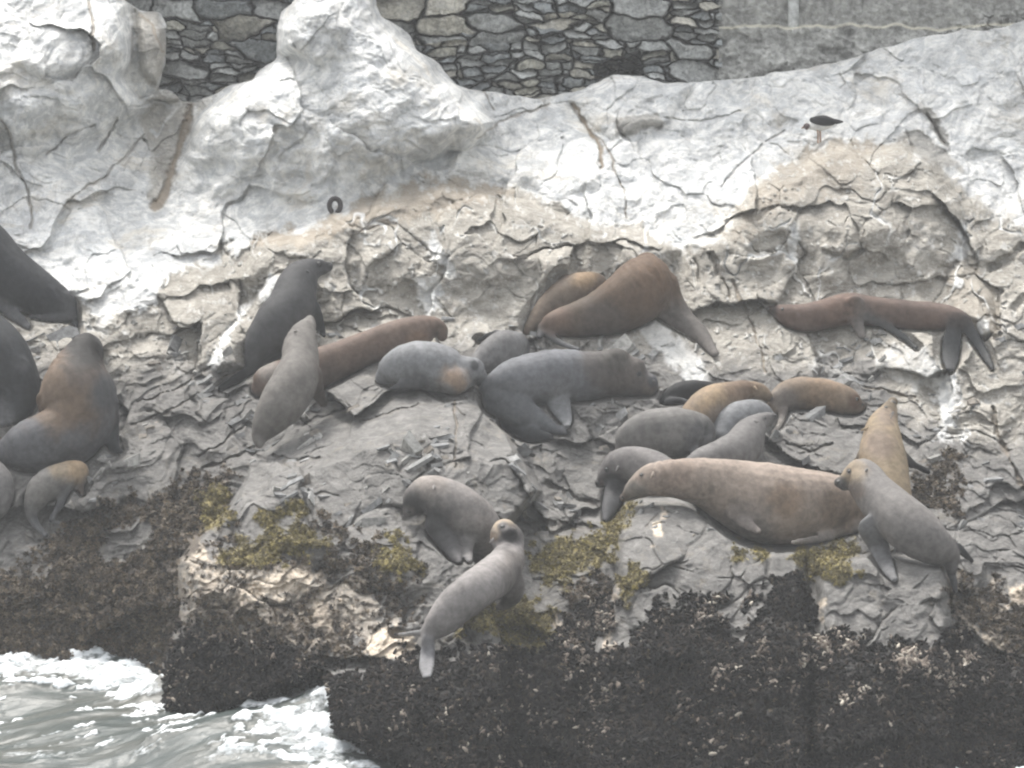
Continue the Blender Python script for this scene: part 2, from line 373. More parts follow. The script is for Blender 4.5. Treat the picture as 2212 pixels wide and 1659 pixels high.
seal('small pale sea lion with blond head bent down, before the maned bull',
 [(66,1112,12),(74,1085,24),(92,1056,33),(116,1042,36),(140,1030,33),(160,1018,26),(174,1018,20),(182,1030,12),(185,1040,7)], (.27,.255,.24),
 [([(160,1030,20,8),(170,1050,13,10),(178,1066,7,10)],.7,BRD), ([(140,1055,16,16),(130,1088,10,18),(110,1124,6,16)],.6,FL), ([(66,1100,13,4),(76,1130,11,8),(100,1157,7,8)],.5,FL)],
 [(160,1005,42,BLOND),(128,1010,30,(.36,.29,.21))])
seal('plain grey sea lion cut by the left edge beside the blond-headed one',
 [(-60,1000,24),(-28,1022,38),(-10,1052,42),(-8,1085,34),(-20,1115,22)], G)
seal('reddish brown sea lion, just a sliver at the left photo edge',
 [(-60,950,24),(-20,958,26),(4,965,15)], (.15,.10,.085))
seal('dark grey sea lion sitting tall, snout pointing right, against the pale ridge',
 [(540,800,12),(550,775,24),(566,742,40),(598,705,54),(628,665,53),(638,630,47),(648,604,41),(664,588,31),(686,579,21),(703,578,14),(711,578,9)], (.075,.074,.077),
 [([(600,762,14,6),(560,788,11,10),(510,818,12,10),(476,838,8,8)],.5,BK), ([(670,670,24,0),(688,700,15,-8),(700,724,7,-8)],.6,DK)], eyes=[(690,570,4)], nose=(714,573,5), lean=.5, ears=[(662,585,4)])
seal('slim grey brown sea lion upright, seen from behind, below the tall dark grey one',
 [(560,962,9),(563,940,22),(585,905,40),(612,868,50),(636,825,50),(648,785,42),(649,750,38),(655,722,29),(667,700,17),(670,688,9)], (.20,.185,.17),
 [([(668,810,30,4),(684,845,18,6),(700,874,9,6)],.7,BRD)], lean=.5, ears=[(640,716,4),(682,722,4)], dt=-.25)
seal('brown sea lion stretched out with dark head drooping, behind the pale blue grey one',
 [(560,840,20),(580,825,36),(630,815,44),(690,795,44),(750,770,39),(810,745,37),(865,727,38),(905,715,34),(932,708,26),(950,713,18),(956,727,12)], (.19,.135,.108),
 [([(700,815,22,24),(730,806,12,26),(745,800,6,24)],.4,BRD)], [(580,800,28,(.32,.28,.25)),(905,735,28,(.26,.17,.12)),(955,715,24,(.12,.085,.065))], lean=.5, dt=.05)
seal('pale blue grey sea lion asleep on the slab with pinkish brown neck patch',
 [(826,815,18),(850,800,38),(885,790,50),(925,790,54),(960,800,52),(985,808,44),(1010,806,36),(1032,815,24),(1042,826,12)], GB,
 [([(905,820,22,40),(870,832,12,40),(845,840,6,34)],.4,GD)],
 [(980,822,38,(.34,.25,.185)),(1040,830,14,DK),(1026,790,12,GD),(960,850,30,G)], blobs=[(980,822,33,32),(1018,800,30,14)], nose=(1043,832,7), lean=.4, folds=.9, dt=-.12)
seal('grey sea lion rump with hanging hind leg, between pale blue grey one and rusty bull',
 [(1030,790,22),(1060,770,36),(1090,752,40),(1115,742,28),(1128,742,16)], (.21,.205,.205),
 [([(1112,735,16,18),(1118,765,12,20),(1112,790,8,18)],.55,GB), ([(1132,735,10,0),(1138,760,8,0),(1130,785,6,2)],.6,DK), ([(1075,718,9,-12),(1050,727,7,-14),(1034,736,4,-14)],.5,DK)], dt=.02)
seal('small brown sea lion with tan back, huddled behind the rusty brown bull',
 [(1138,716,9),(1152,700,17),(1176,675,27),(1208,652,38),(1245,630,40),(1280,618,32),(1300,625,22)], (.20,.155,.12),
 [([(1225,612,22,-8),(1205,628,14,-10),(1193,641,6,-10)],.7,(.09,.068,.055))], [(1265,598,34,(.34,.24,.15))], dt=.12)
seal('rusty brown bull reclining with one long fore flipper stretched down the rock',
 [(1178,706,14),(1192,700,26),(1230,694,36),(1280,682,46),(1335,660,60),(1380,630,68),(1396,600,58),(1398,572,30)], BR,
 [([(1420,625,50,0),(1445,660,38,8),(1478,694,26,14),(1512,722,20,16),(1546,766,9,12)],.6,(.15,.135,.125)), ([(1180,715,14,10),(1205,738,8,18),(1250,755,5,20)],.5,FL), ([(1172,708,12,4),(1165,728,8,4)],.6,DK)],
 [(1395,570,120,(.165,.108,.072)),(1330,610,60,(.16,.108,.075)),(1200,690,40,(.19,.13,.1)),(1300,700,60,(.12,.095,.08))], lean=.5, folds=.5)
seal('massive grey bull lying flat with dark maned head facing right',
 [(1052,836,22),(1085,832,44),(1140,822,56),(1200,812,58),(1260,812,54),(1310,808,50),(1350,812,45),(1382,826,32),(1402,836,22)], (.185,.19,.205),
 [([(1080,858,42,10),(1120,885,36,14),(1165,912,24,14),(1205,930,12,12),(1222,936,6,10)],.7,(.13,.135,.145)), ([(1200,850,30,24),(1212,880,24,30),(1222,904,16,32),(1226,920,8,32)],.4,GB), ([(1100,905,24,0),(1140,935,20,0),(1190,945,8,0)],.6,DK)],
 [(1345,800,80,(.125,.108,.098)),(1290,780,50,(.13,.118,.112)),(1402,838,18,(.22,.185,.165)),(1330,770,40,(.09,.08,.072))], folds=1.1, blobs=[(1330,785,34,6),(1372,800,26,10),(1400,828,22,6)], eyes=[(1380,808,4)], nose=(1412,824,6), lean=.4)
seal('brown sea lion sprawled on its side with all flippers hanging, far right',
 [(1664,669,9),(1678,672,15),(1702,681,25),(1735,687,31),(1785,678,33),(1835,668,36),(1890,674,33),(1960,680,32),(2025,684,30),(2068,690,23),(2088,698,13)], (.165,.115,.095),
 [([(1846,655,20,30),(1850,690,17,36),(1862,726,10,30)],.5,(.15,.135,.125)), ([(1872,684,12,30),(1915,704,10,28),(1950,728,9,20),(1980,752,6,14)],.5,(.085,.088,.09)), ([(2062,700,18,12),(2056,740,21,16),(2053,775,19,14),(2052,797,12,12)],.35,(.062,.064,.068)), ([(2084,694,16,8),(2108,735,13,10),(2130,770,11,10),(2144,796,6,8)],.45,(.062,.064,.068))],
 [(1665,668,20,(.075,.06,.055)),(1810,655,50,(.21,.14,.11))], eyes=[(1690,668,3)], nose=(1659,667,5), lean=.3)
seal('black wet pup, only its rump showing behind the mottled tan sea lion',
 [(1430,866,7),(1445,858,17),(1475,847,24),(1510,843,22),(1545,842,16)], BK, [([(1440,868,7,16),(1465,862,6,20),(1490,868,4,18)],.5,GD)], dt=.05)
seal('mottled tan sea lion sprawled across its neighbours in the heap',
 [(1488,925,28),(1508,900,40),(1540,875,44),(1580,855,32),(1615,843,22),(1642,846,18),(1660,858,11)], (.30,.225,.155), [],
 [(1540,860,40,(.38,.28,.18)),(1600,835,40,(.22,.155,.11)),(1560,905,40,(.24,.19,.15))], nose=(1667,862,5), dt=-.02, ears=[(1630,836,4)])
seal('rounded grey sea lion curled with its head tucked down, left of the heap',
 [(1340,970,14),(1358,950,34),(1395,938,50),(1440,935,55),(1482,932,50),(1512,932,36),(1524,955,22)], (.215,.205,.195), [([(1490,950,20,28),(1500,975,12,26),(1508,990,6,22)],.5,GD)], [(1515,945,40,(.15,.148,.15))])
seal('blue grey sea lion lying under the mottled tan one',
 [(1560,945,24),(1580,915,38),(1615,898,36),(1645,895,27),(1662,902,16)], GB, dt=.0)
seal('tan sea lion with its head turned right, rightmost of the heap',
 [(1672,880,18),(1690,862,30),(1720,850,35),(1760,850,35),(1795,856,34),(1828,866,31),(1850,876,20),(1862,878,10)], (.27,.205,.15),
 [([(1680,860,18,10),(1690,890,12,14),(1684,918,8,14),(1668,936,5,12)],.6,(.36,.33,.30))], [(1780,835,50,(.31,.225,.155)),(1850,866,20,(.16,.10,.07)),(1700,870,34,(.21,.18,.16))], eyes=[(1852,862,3)], nose=(1864,873,5))
seal('sleek grey sea lion holding its head up, just behind the biggest one',
 [(1480,1015,20),(1520,1002,36),(1570,990,46),(1602,968,44),(1618,938,36),(1636,916,23),(1656,905,15),(1670,900,9)], (.20,.19,.185), [], [], eyes=[(1652,903,3)], nose=(1675,898,5), lean=.5, ears=[(1630,910,4)], dt=-.08)
seal("grey sea lion with dark chest, head bowed at the biggest one's snout",
 [(1470,1040,28),(1420,1018,40),(1375,1004,40),(1340,1006,37),(1315,1022,26),(1301,1038,14),(1294,1046,7)], (.225,.21,.205),
 [([(1340,1030,30,2),(1328,1064,24,0),(1318,1096,20,0),(1308,1124,8,2)],.6,(.06,.06,.065))], [(1318,1048,32,(.07,.068,.072)),(1293,1046,14,(.2,.15,.13))], eyes=[(1310,1015,4)], ears=[(1336,1008,4)], nose=(1290,1042,5), dt=.05)
seal('biggest sea lion, pale tan, asleep along the top of the front boulder',
 [(1346,1078,7),(1356,1070,14),(1376,1054,25),(1410,1037,36),(1460,1034,43),(1520,1042,54),(1580,1062,72),(1645,1084,87),(1710,1092,84),(1780,1088,70),(1840,1088,52),(1890,1098,34),(1920,1110,18)], LT,
 [([(1590,1105,24,62),(1612,1128,17,66),(1640,1148,8,60)],.35,(.30,.25,.215)), ([(1840,1130,24,34),(1780,1160,12,38),(1712,1172,6,36)],.5,(.32,.29,.265))],
 [(1370,1070,34,(.30,.27,.24)),(1460,1020,50,(.34,.265,.215)),(1700,1080,44,(.34,.25,.185)),(1620,1150,70,(.27,.235,.215)),(1820,1100,60,(.33,.25,.19))], eyes=[(1386,1026,3.4)], nose=(1346,1075,6), lean=.35, folds=.35, ears=[(1412,1022,5)], mouth=[((1352,1081),(1364,1077),(1378,1072))])
seal('grey sea lion with tan face looking left, leaning over the biggest one',
 [(1814,1044,9),(1824,1040,18),(1842,1033,31),(1864,1032,41),(1890,1066,46),(1926,1104,53),(1964,1137,56),(2006,1170,49),(2046,1200,30),(2058,1228,12)], (.225,.21,.20),
 [([(1885,1140,34,22),(1898,1180,24,26),(1914,1220,18,26),(1932,1252,9,22)],.45,(.20,.20,.205)), ([(2052,1215,15,6),(2058,1248,10,8),(2064,1278,6,8)],.5,GD), ([(2066,1180,12,-4),(2084,1196,9,-2),(2100,1212,5,-2)],.5,DK)],
 [(1835,1018,40,(.36,.29,.21)),(1848,1060,26,(.17,.14,.12)),(1818,1046,15,(.10,.085,.075))], eyes=[(1834,1018,3.4)], nose=(1811,1042,7), lean=.5, ears=[(1872,1014,5)], dt=-.3, mouth=[((1820,1053),(1832,1056),(1846,1055))], blobs=[(1824,1047,14,6)])
seal('golden tan sea lion stretching its neck straight up, snout to the sky',
 [(1932,862,5),(1927,872,11),(1918,892,22),(1908,918,34),(1905,950,44),(1906,990,52),(1912,1040,54),(1925,1090,46),(1940,1120,26)], (.34,.265,.175),
 [([(1945,990,22,-12),(1972,1003,10,-14),(2006,1020,6,-14)],.5,BK), ([(1865,985,16,4),(1845,1010,10,6),(1835,1040,6,6)],.5,(.30,.25,.2))],
 [(1900,960,40,(.27,.205,.155)),(1915,900,24,(.26,.2,.15))], nose=(1929,868,7), mouth=[((1938,880),(1930,890),(1921,897))], lean=.4, folds=.5, blobs=[(1916,893,20,8)], ears=[(1874,925,5)], eyes=[(1914,880,3)], dt=-.02)
seal('grey sea lion with shade painted on its throat looking left, behind the nearest one',
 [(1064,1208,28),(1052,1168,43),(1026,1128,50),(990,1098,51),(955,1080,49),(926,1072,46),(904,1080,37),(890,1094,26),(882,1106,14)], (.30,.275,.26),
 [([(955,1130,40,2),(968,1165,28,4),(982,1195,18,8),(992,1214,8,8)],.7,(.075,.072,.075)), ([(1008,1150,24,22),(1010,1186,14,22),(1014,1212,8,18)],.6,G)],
 [(888,1106,50,(.06,.056,.058)),(935,1132,56,(.075,.072,.074)),(930,1034,44,(.35,.31,.28))], dt=.22, lean=.5, ears=[(938,1050,5)], nose=(882,1106,7))  # dark spots and flipper: shade of throat and chest painted into the fur colour
seal('nearest sea lion, smooth pale grey, dark muzzle, sitting by the mussel bed',
 [(921,1386,11),(931,1366,23),(955,1340,36),(990,1304,42),(1030,1272,44),(1068,1245,45),(1094,1215,39),(1101,1191,31),(1097,1168,36),(1091,1153,34),(1089,1145,27)], (.34,.315,.305),
 [([(1090,1240,40,12),(1108,1278,26,18),(1094,1302,16,20),(1076,1312,9,20)],.7,(.22,.20,.19)),
  ([(921,1380,10,10),(915,1410,9,14),(913,1440,9,14),(917,1464,6,14)],.5,(.22,.22,.23)), ([(929,1382,10,10),(932,1412,9,14),(932,1440,8,14),(928,1462,5,14)],.5,(.22,.22,.23)),
  ([(918,1366,9,0),(895,1368,7,0),(870,1371,6,2),(852,1370,4,2)],.5,(.26,.26,.26))],
 [(1085,1130,34,(.52,.42,.31)),(1099,1155,30,(.035,.032,.033)),(1066,1158,10,(.06,.05,.045)),(1114,1222,38,(.24,.215,.20)),(1120,1250,40,(.22,.20,.19)),(1066,1158,14,(.26,.2,.15))],
 nose=(1086,1137,6), ears=[(1066,1164,4)], blobs=[(1102,1152,17,26),(1106,1150,12,36),(1084,1142,12,18)], lean=.5, dt=-.2, folds=.25)

def chain(pts, n=9):
    """Catmull-Rom resample of rows"""
    p = np.array(pts, float); q = np.vstack([2 * p[0] - p[1], p, 2 * p[-1] - p[-2]]); out = []
    for i in range(1, len(q) - 2):
        for s in np.linspace(0, 1, n, endpoint=False):
            a, b, c, d = q[i - 1], q[i], q[i + 1], q[i + 2]
            out.append(.5 * (2 * b + (c - a) * s + (2 * a - 5 * b + 4 * c - d) * s * s + (3 * b - a - 3 * c + d) * s ** 3))
    out.append(p[-1]); return np.array(out)

def loft(pos, rad, flat, seg=22, minb=.0):
    """closed tube through pos with round ends; rad in metres, flattened along the depth axis"""
    n = len(pos); T = np.gradient(pos, axis=0); T /= np.linalg.norm(T, axis=1)[:, None] + 1e-9
    N = np.cross(T, FWD); ln = np.linalg.norm(N, axis=1); N /= ln[:, None] + 1e-9
    for i in range(1, n):
        if (N[i] * N[i - 1]).sum() < 0: N[i] = -N[i]
    B = np.cross(T, N)
    rows = []
    def ring(c, nn, bb, ra): 
        th = np.linspace(0, 2 * np.pi, seg, endpoint=False)
        return c + np.cos(th)[:, None] * nn * ra + np.sin(th)[:, None] * bb * max(ra * flat, min(minb, ra))
    for k in (.15, .5, .85): rows.append(ring(pos[0] - T[0] * rad[0] * math.cos(k * math.pi / 2) * .9, N[0], B[0], rad[0] * math.sin(k * math.pi / 2)))
    for i in range(n): rows.append(ring(pos[i], N[i], B[i], rad[i]))
    for k in (.85, .5, .15): rows.append(ring(pos[-1] + T[-1] * rad[-1] * math.cos(k * math.pi / 2) * .9, N[-1], B[-1], rad[-1] * math.sin(k * math.pi / 2)))
    V = np.concatenate(rows); m = len(rows); F = []
    for i in range(m - 1):
        for j in range(seg):
            a, b = i * seg + j, i * seg + (j + 1) % seg
            F.append((a, b, b + seg)); F.append((a, b + seg, a + seg))
    c0, c1 = len(V), len(V) + 1; V = np.vstack([V, rows[0].mean(0), rows[-1].mean(0)])
    for j in range(seg):
        F.append((c0, (j + 1) % seg, j)); F.append((c1, (m - 1) * seg + j, (m - 1) * seg + (j + 1) % seg))
    return V, np.array(F)

def ball(c, r, seg=14, rings=8, sx=1, sy=1, sz=1):
    V = []; F = []
    for i in range(rings + 1):
        a = math.pi * i / rings
        for j in range(seg):
            b = 2 * math.pi * j / seg; V.append((c[0] + r * sx * math.sin(a) * math.cos(b), c[1] + r * sy * math.sin(a) * math.sin(b), c[2] + r * sz * math.cos(a)))
    for i in range(rings):
        for j in range(seg):
            a, b = i * seg + j, i * seg + (j + 1) % seg
            F.append((a, b, b + seg)); F.append((a, b + seg, a + seg))
    return np.array(V), np.array(F)

CARVE = []       # (px, py, radius px, distance) of everything that rests on the rock
def n3(p, f, seed): return perlin(p[:, 0] * f + p[:, 1] * f * .7, p[:, 2] * f - p[:, 1] * f * .6, seed)
def build_seal(i, s):
    b = chain(np.array([(q[0], q[1], q[2]) for q in s['body']], float))
    bot = (b[:, 1] + b[:, 2] * .4).max()
    pye = bot + s['lean'] * (b[:, 1] - bot)
    mpp = samp(TS, b[:, 0], pye) / FPX
    t = samp(TS, b[:, 0], pye) - .7 * b[:, 2] * mpp
    for _ in range(14): t[1:-1] = .25 * t[:-2] + .5 * t[1:-1] + .25 * t[2:]
    t += s['dt']
    parts = []; info = []
    pos = P(b[:, 0], b[:, 1], t); rad = b[:, 2] * t / FPX
    parts.append(loft(pos, rad, s['kd'])); info.append((pos, rad, s['col']))
    for a in zip(b[:, 0], b[:, 1], b[:, 2], t): CARVE.append(a)
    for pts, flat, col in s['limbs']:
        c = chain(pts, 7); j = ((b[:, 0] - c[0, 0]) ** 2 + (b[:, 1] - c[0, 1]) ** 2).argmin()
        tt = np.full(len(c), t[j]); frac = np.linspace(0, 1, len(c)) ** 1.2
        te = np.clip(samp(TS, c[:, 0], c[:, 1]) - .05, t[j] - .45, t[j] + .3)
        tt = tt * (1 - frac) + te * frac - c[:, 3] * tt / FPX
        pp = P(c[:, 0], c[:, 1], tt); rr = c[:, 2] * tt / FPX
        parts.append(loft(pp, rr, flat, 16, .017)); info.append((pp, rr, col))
        for a in zip(c[:, 0], c[:, 1], np.maximum(c[:, 2], 8), tt + .03): CARVE.append(a)
    for x, y, r_, dz in s['blobs']:
        j = ((b[:, 0] - x) ** 2 + (b[:, 1] - y) ** 2).argmin(); tj = t[j] - dz * t[j] / FPX
        c = P(x, y, tj); parts.append(ball(c, r_ * tj / FPX))
    if s['nose']:
        x, y, r_ = s['nose']; j = ((b[:, 0] - x) ** 2 + (b[:, 1] - y) ** 2).argmin(); j2 = min(max(j, 5), len(b) - 6)
        x, y = x + (b[j2, 0] - x) * .28, y + (b[j2, 1] - y) * .28; parts.append(ball(P(x, y, t[j]), r_ * 1.75 * t[j] / FPX))
    off = 0; V = []; F = []
    for v, f in parts: V.append(v); F.append(f + off); off += len(v)
    V = np.concatenate(V); base = np.array([pos[:, 0].mean(), pos[:, 1].mean(), (pos[:, 2] - rad).min()])
    me = mesh_np('body', V - base, np.concatenate(F))
    o = link('body', me)
    m = o.modifiers.new('r', 'REMESH'); m.mode = 'VOXEL'; m.voxel_size = .0105
    m2 = o.modifiers.new('s', 'SMOOTH'); m2.factor = .5; m2.iterations = 9
    dg = bpy.context.evaluated_depsgraph_get(); dg.update()
    ev = o.evaluated_get(dg); nm = bpy.data.meshes.new_from_object(ev)
    o.modifiers.clear(); old = o.data; o.data = nm; bpy.data.meshes.remove(old); nm.name = 'body'
    nv = len(nm.vertices); co = np.empty(nv * 3, np.float32); nm.vertices.foreach_get('co', co); co = co.reshape(-1, 3).astype(float)
    no = np.empty(nv * 3, np.float32); nm.vertices.foreach_get('normal', no); no = no.reshape(-1, 3)
    w = co + base
    # colour per vertex: nearest chain, then coat patches and painted shade
    best = np.full(nv, 9e9); colr = np.tile(np.array(s['col']), (nv, 1)); acc = np.zeros((nv, 3)); wt = np.zeros(nv)
    for pp, rr, cl in info:
        d = np.full(nv, 9e9)
        for a, r_ in zip(pp[::2], rr[::2]): d = np.minimum(d, np.linalg.norm(w - a, axis=1) - r_)
        ww = np.exp(-np.clip(d + .02, 0, 1) / .018); acc += ww[:, None] * np.array(cl); wt += ww
    colr = (acc + 1e-6 * np.array(s['col'])) / (wt + 1e-6)[:, None]
    rel = w - CAM; dep = rel @ FWD; vx = CX + rel[:, 0] / dep * FPX; vy = CY - (rel @ UP) / dep * FPX
    nz = n3(w, 7, 5 + i); nz2 = n3(w, 22, 9 + i)
    cen = info[0][0]; dd = ((w[:, None, :] - cen[None, ::3]) ** 2).sum(-1); sp = dd.argmin(1) / max(1, len(cen[::3]) - 1)
    if s['nose'] and math.hypot(s['nose'][0] - s['body'][0][0], s['nose'][1] - s['body'][0][1]) < 40: sp = 1 - sp
    arc = (w - cen[::3][dd.argmin(1)]) @ np.array([.8, 0, .6]) + np.concatenate([[0], np.cumsum(np.linalg.norm(np.diff(cen, axis=0), axis=1))])[::3][dd.argmin(1)]
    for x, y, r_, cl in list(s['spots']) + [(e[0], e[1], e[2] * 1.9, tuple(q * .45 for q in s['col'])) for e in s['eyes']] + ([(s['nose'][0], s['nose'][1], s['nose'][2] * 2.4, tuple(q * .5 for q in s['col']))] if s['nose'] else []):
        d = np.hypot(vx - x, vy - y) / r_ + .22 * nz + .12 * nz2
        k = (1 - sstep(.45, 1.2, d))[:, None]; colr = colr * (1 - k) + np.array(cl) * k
    colr *= (1 + .12 * nz + .06 * nz2 + .06 * n3(w, 60, 13 + i))[:, None]
    dirt = (sstep(.35, .75, n3(w, 4.5, 40 + i) + .35 * nz2) * .45)[:, None]; colr = colr * (1 - .55 * dirt)
    # soft muscle and skin relief
    dis = .0035 * n3(w, 9, 20 + i) + .0016 * n3(w, 26, 21 + i)
    neck = np.exp(-((sp - .76) / .13) ** 2) * (info[0][1].max() / .28); dis += .0036 * neck * np.sin(arc * 72 + 5 * nz + 2 * nz2) * sstep(-.4, .5, nz + .3)
    if s['folds']:
        dis += s['folds'] * (.006 * n3(w, 6, 31 + i) + .0045 * n3(w * np.array([1.0, .3, .45]), 16, 33 + i))
    co += no * dis[:, None]; nm.vertices.foreach_set('co', co.astype(np.float32).ravel())
    nm.polygons.foreach_set('use_smooth', np.ones(len(nm.polygons), bool)); nm.update()
    attr_col(nm, 'fur', np.clip(colr * .62, .01, 1)); nm.materials.clear(); nm.materials.append(MAT_FUR)
    root = bpy.data.objects.new('sea_lion', None); COL.objects.link(root); root.location = base; root.empty_display_size = .2
    tag(root, s['label'], 'sea lion', 'sea lions hauled out on the rocks')
    o.parent = root
    tree = BVHTree.FromPolygons([tuple(q) for q in w], [tuple(p.vertices) for p in nm.polygons])
    def hit(x, y):
        d = P(x, y, 1.0) - CAM; d /= np.linalg.norm(d); h = tree.ray_cast(Vector(CAM), Vector(d))
        if h[0] is None:
            h = tree.find_nearest(Vector(P(x, y, t.mean())))
        return np.array(h[0]), np.array(h[1])
    for x, y, r_ in s['eyes']:
        c, nn = hit(x, y); rr = r_ * 1.25 / 300; v, f = ball(c - base - nn * rr * .35, rr); link('eye', mesh_np('eye', v, f, MAT_EYE), root)
    if s['nose']:
        x, y, r_ = s['nose']; c, nn = hit(x, y); rr = r_ / 300; v, f = ball(c - base - nn * rr * .45, rr, 14, 8, 1.0, .8, .8); link('nose', mesh_np('nose', v, f, MAT_NOSE), root)
    for pl in s['mouth']:
        q = []
        for x, y in pl: c, nn = hit(x, y); q.append(c - base - nn * .001)
        q = np.array(q); rr = np.array([1.4, 1.8, 1.0])[:len(q)] / 300; c4 = chain(np.c_[q, rr], 5); v, f = loft(c4[:, :3], c4[:, 3], 1.0, 8); link('mouth', mesh_np('mouth', v, f, MAT_NOSE), root)
    for x, y, r_ in s['ears']:
        c, nn = hit(x, y); rr = r_ / 300; d = nn + np.array([0, 0, -.9]); d /= np.linalg.norm(d)
        pp = np.array([c - base - nn * rr * .5, c - base + d * rr * 1.2, c - base + d * rr * 3.0]); v, f = loft(chain(np.c_[pp, [rr, rr * .8, rr * .25]], 4)[:, :3], np.linspace(rr, rr * .25, 9), .6, 10)
        me = mesh_np('ear', v, f, MAT_FUR); attr_col(me, 'fur', np.tile(np.array(s['col']) * .7, (len(v), 1))); link('ear', me, root)
for i, s in enumerate(SEALS): build_seal(i, s)

# ------------------------------------------------------------------ the cliff, step 2: fine surface
def axis(lo, a, b, hi, st, n):
    e1 = a - (a - lo) * (np.linspace(1, 0, n, endpoint=False) ** 2); e2 = b + (hi - b) * (np.linspace(0, 1, n + 1)[1:] ** 2)
    return np.concatenate([e1, np.arange(a, b + st / 2, st), e2])
AX = axis(-1500, -40, 2252, 3800, 2.1, 110); AY = axis(-480, -30, 1690, 2050, 2.1, 40)
PX, PY = np.meshgrid(AX, AY); SH = PX.shape; PX = PX.ravel(); PY = PY.ravel()
U, V_ = PX / 300, PY / 300
T0 = base_depth(PX, PY)
wx = U + .10 * fbm(U * 2.3, V_ * 2.3, 3, 60); wy = V_ + .10 * fbm(U * 2.3, V_ * 2.3, 3, 70)
CARVE_T = np.full(PX.shape, -1e9)
ca = np.array(CARVE)
G2x = np.searchsorted(AX, ca[:, 0] - 2.05 * ca[:, 2] - 4); G2X = np.searchsorted(AX, ca[:, 0] + 2.05 * ca[:, 2] + 4)
G2y = np.searchsorted(AY, ca[:, 1] - 2.05 * ca[:, 2] - 4); G2Y = np.searchsorted(AY, ca[:, 1] + 2.05 * ca[:, 2] + 4)
CT = CARVE_T.reshape(SH)
for (x, y, r_, t), a, b_, c, d in zip(ca, G2x, G2X, G2y, G2Y):
    if a >= b_ or c >= d: continue
    dy_ = AY[c:d][:, None] - y; q = np.hypot(AX[a:b_][None] - x, dy_) / r_; rm = r_ * t / FPX
    up_ = sstep(.3, -.5, dy_ / r_ + 0 * q)
    tg = t + .2 * rm - np.maximum(0, q - 1.0) * (6 - 4.8 * up_) * rm
    tg = np.where(q < 1.2 + .8 * up_, tg, -1e9); np.maximum(CT[c:d, a:b_], tg, out=CT[c:d, a:b_])

def bline(pts): p = np.array(pts, float); return np.interp(PX, p[:, 0], p[:, 1])
nb = fbm(U * 2.0, V_ * 2.0, 5, 80, .6); nf = fbm(U * 9, V_ * 9, 4, 90, .6); nh = fbm(U * 26, V_ * 26, 3, 95, .65)
sx_, sy_ = rot(U, V_, -34); nst = fbm(sx_ * 1.4, sy_ * 6.5, 4, 100, .6)
yw = bline([(-1500,520),(0,590),(150,650),(280,690),(340,640),(430,570),(520,545),(560,512),(650,485),(730,452),(800,430),(880,397),(950,382),(1080,397),(1180,440),(1250,468),(1330,500),(1440,512),(1470,540),(1540,515),(1570,495),(1625,395),(1700,340),(1790,290),(1860,320),(1960,308),(2010,335),(2060,370),(2110,440),(2212,500),(3800,520)])
white = sstep(16, -16, PY - yw + 26 * nf + 14 * nst + 16 * np.where(PX < 480, nb * 3, nb))
yt = bline([(-1500,800),(0,800),(260,790),(430,800),(480,790),(560,800),(700,800),(820,745),(1000,745),(1130,735),(1240,745),(1420,760),(1560,775),(1850,800),(2000,900),(2100,960),(2212,930),(3800,900)])
tan = sstep(40, -40, PY - yt + 45 * nb + 24 * nf)
def pm(poly, soft=8, amp=16, na=nf): return sstep(-soft, soft, poly_sd(PX, PY, poly) + amp * na)
# patches of white left by birds below the white zone, and bare tan rock inside it
for q in ([(2022,818),(2062,808),(2072,860),(2052,910),(2056,940),(2095,940),(2090,956),(2035,950),(2030,905),(2018,870)], [(612,180),(644,190),(592,262),(548,338),(518,332),(560,262)], [(440,795),(470,742),(530,662),(600,588),(612,600),(550,660),(500,720),(462,790)],
          [(1350,690),(1430,690),(1500,760),(1540,830),(1500,830),(1400,740)], [(935,500),(960,540),(985,590),(970,600),(935,560),(920,520)], [(900,600),(950,590),(950,640),(925,690),(905,660)], [(1700,560),(1712,480),(1722,480),(1718,560)],[(2060,560),(2080,480),(2095,480),(2090,560)],
          [(1910,745),(2010,750),(2040,800),(1980,840),(1900,800)]):
    white = np.maximum(white, pm(q, 7, 14) * (.55 if q[0][0] in (1350, 1910) else .9))
for q in ([(290,20),(345,28),(362,60),(360,190),(330,190),(300,140)], [(300,250),(345,200),(410,215),(405,260),(380,330),(345,440),(320,440),(330,330)]):
    white *= 1 - .8 * pm(q, 8, 12); tan = np.maximum(tan, pm(q, 8, 12))
for q in ([(1325,262),(1360,248),(1420,250),(1440,268),(1400,285),(1330,290)], [(1930,300),(1980,280),(2030,310),(2080,370),(2010,360)],[(1990,225),(2010,230),(2050,300),(2040,320),(2010,280)]):
    white *= 1 - .75 * pm(q, 6, 10); tan *= 1 - .3 * pm(q, 6, 10)
speck = sstep(.42, .7, fbm(U * 15, V_ * 15, 3, 120, .7)); white = np.maximum(white, speck * tan * .4)
vein = sstep(.055, .015, np.abs(fbm(wx * 2.2, wy * 1.6, 3, 125))) * tan * sstep(-.1, .3, nb); white = np.maximum(white, vein * .85)
BW = [(-1500,1280),(0,1240),(70,1200),(120,1150),(200,1115),(260,1090),(300,1085),(345,1075),(400,1040),(495,1025),(500,1060),(490,1110),(470,1140),(440,1170),(420,1190),(395,1200),(385,1270),(385,1330),(350,1600),(-1500,1700)]
weed = pm(BW, 10, 34) * (1 - pm([(210,1195),(235,1150),(260,1140),(300,1120),(335,1130),(320,1170),(270,1215),(230,1225)], 6, 14)) * (1 - .8 * pm([(-20,1160),(80,1150),(115,1210),(105,1260),(0,1230)], 6, 18))
weed = np.maximum(weed, pm([(475,1185),(560,1135),(640,1112),(760,1170),(830,1200),(900,1235),(860,1290),(740,1245),(660,1240),(560,1225),(500,1250)], 12, 60) * .6 * sstep(-.3, .3, nf + nb))
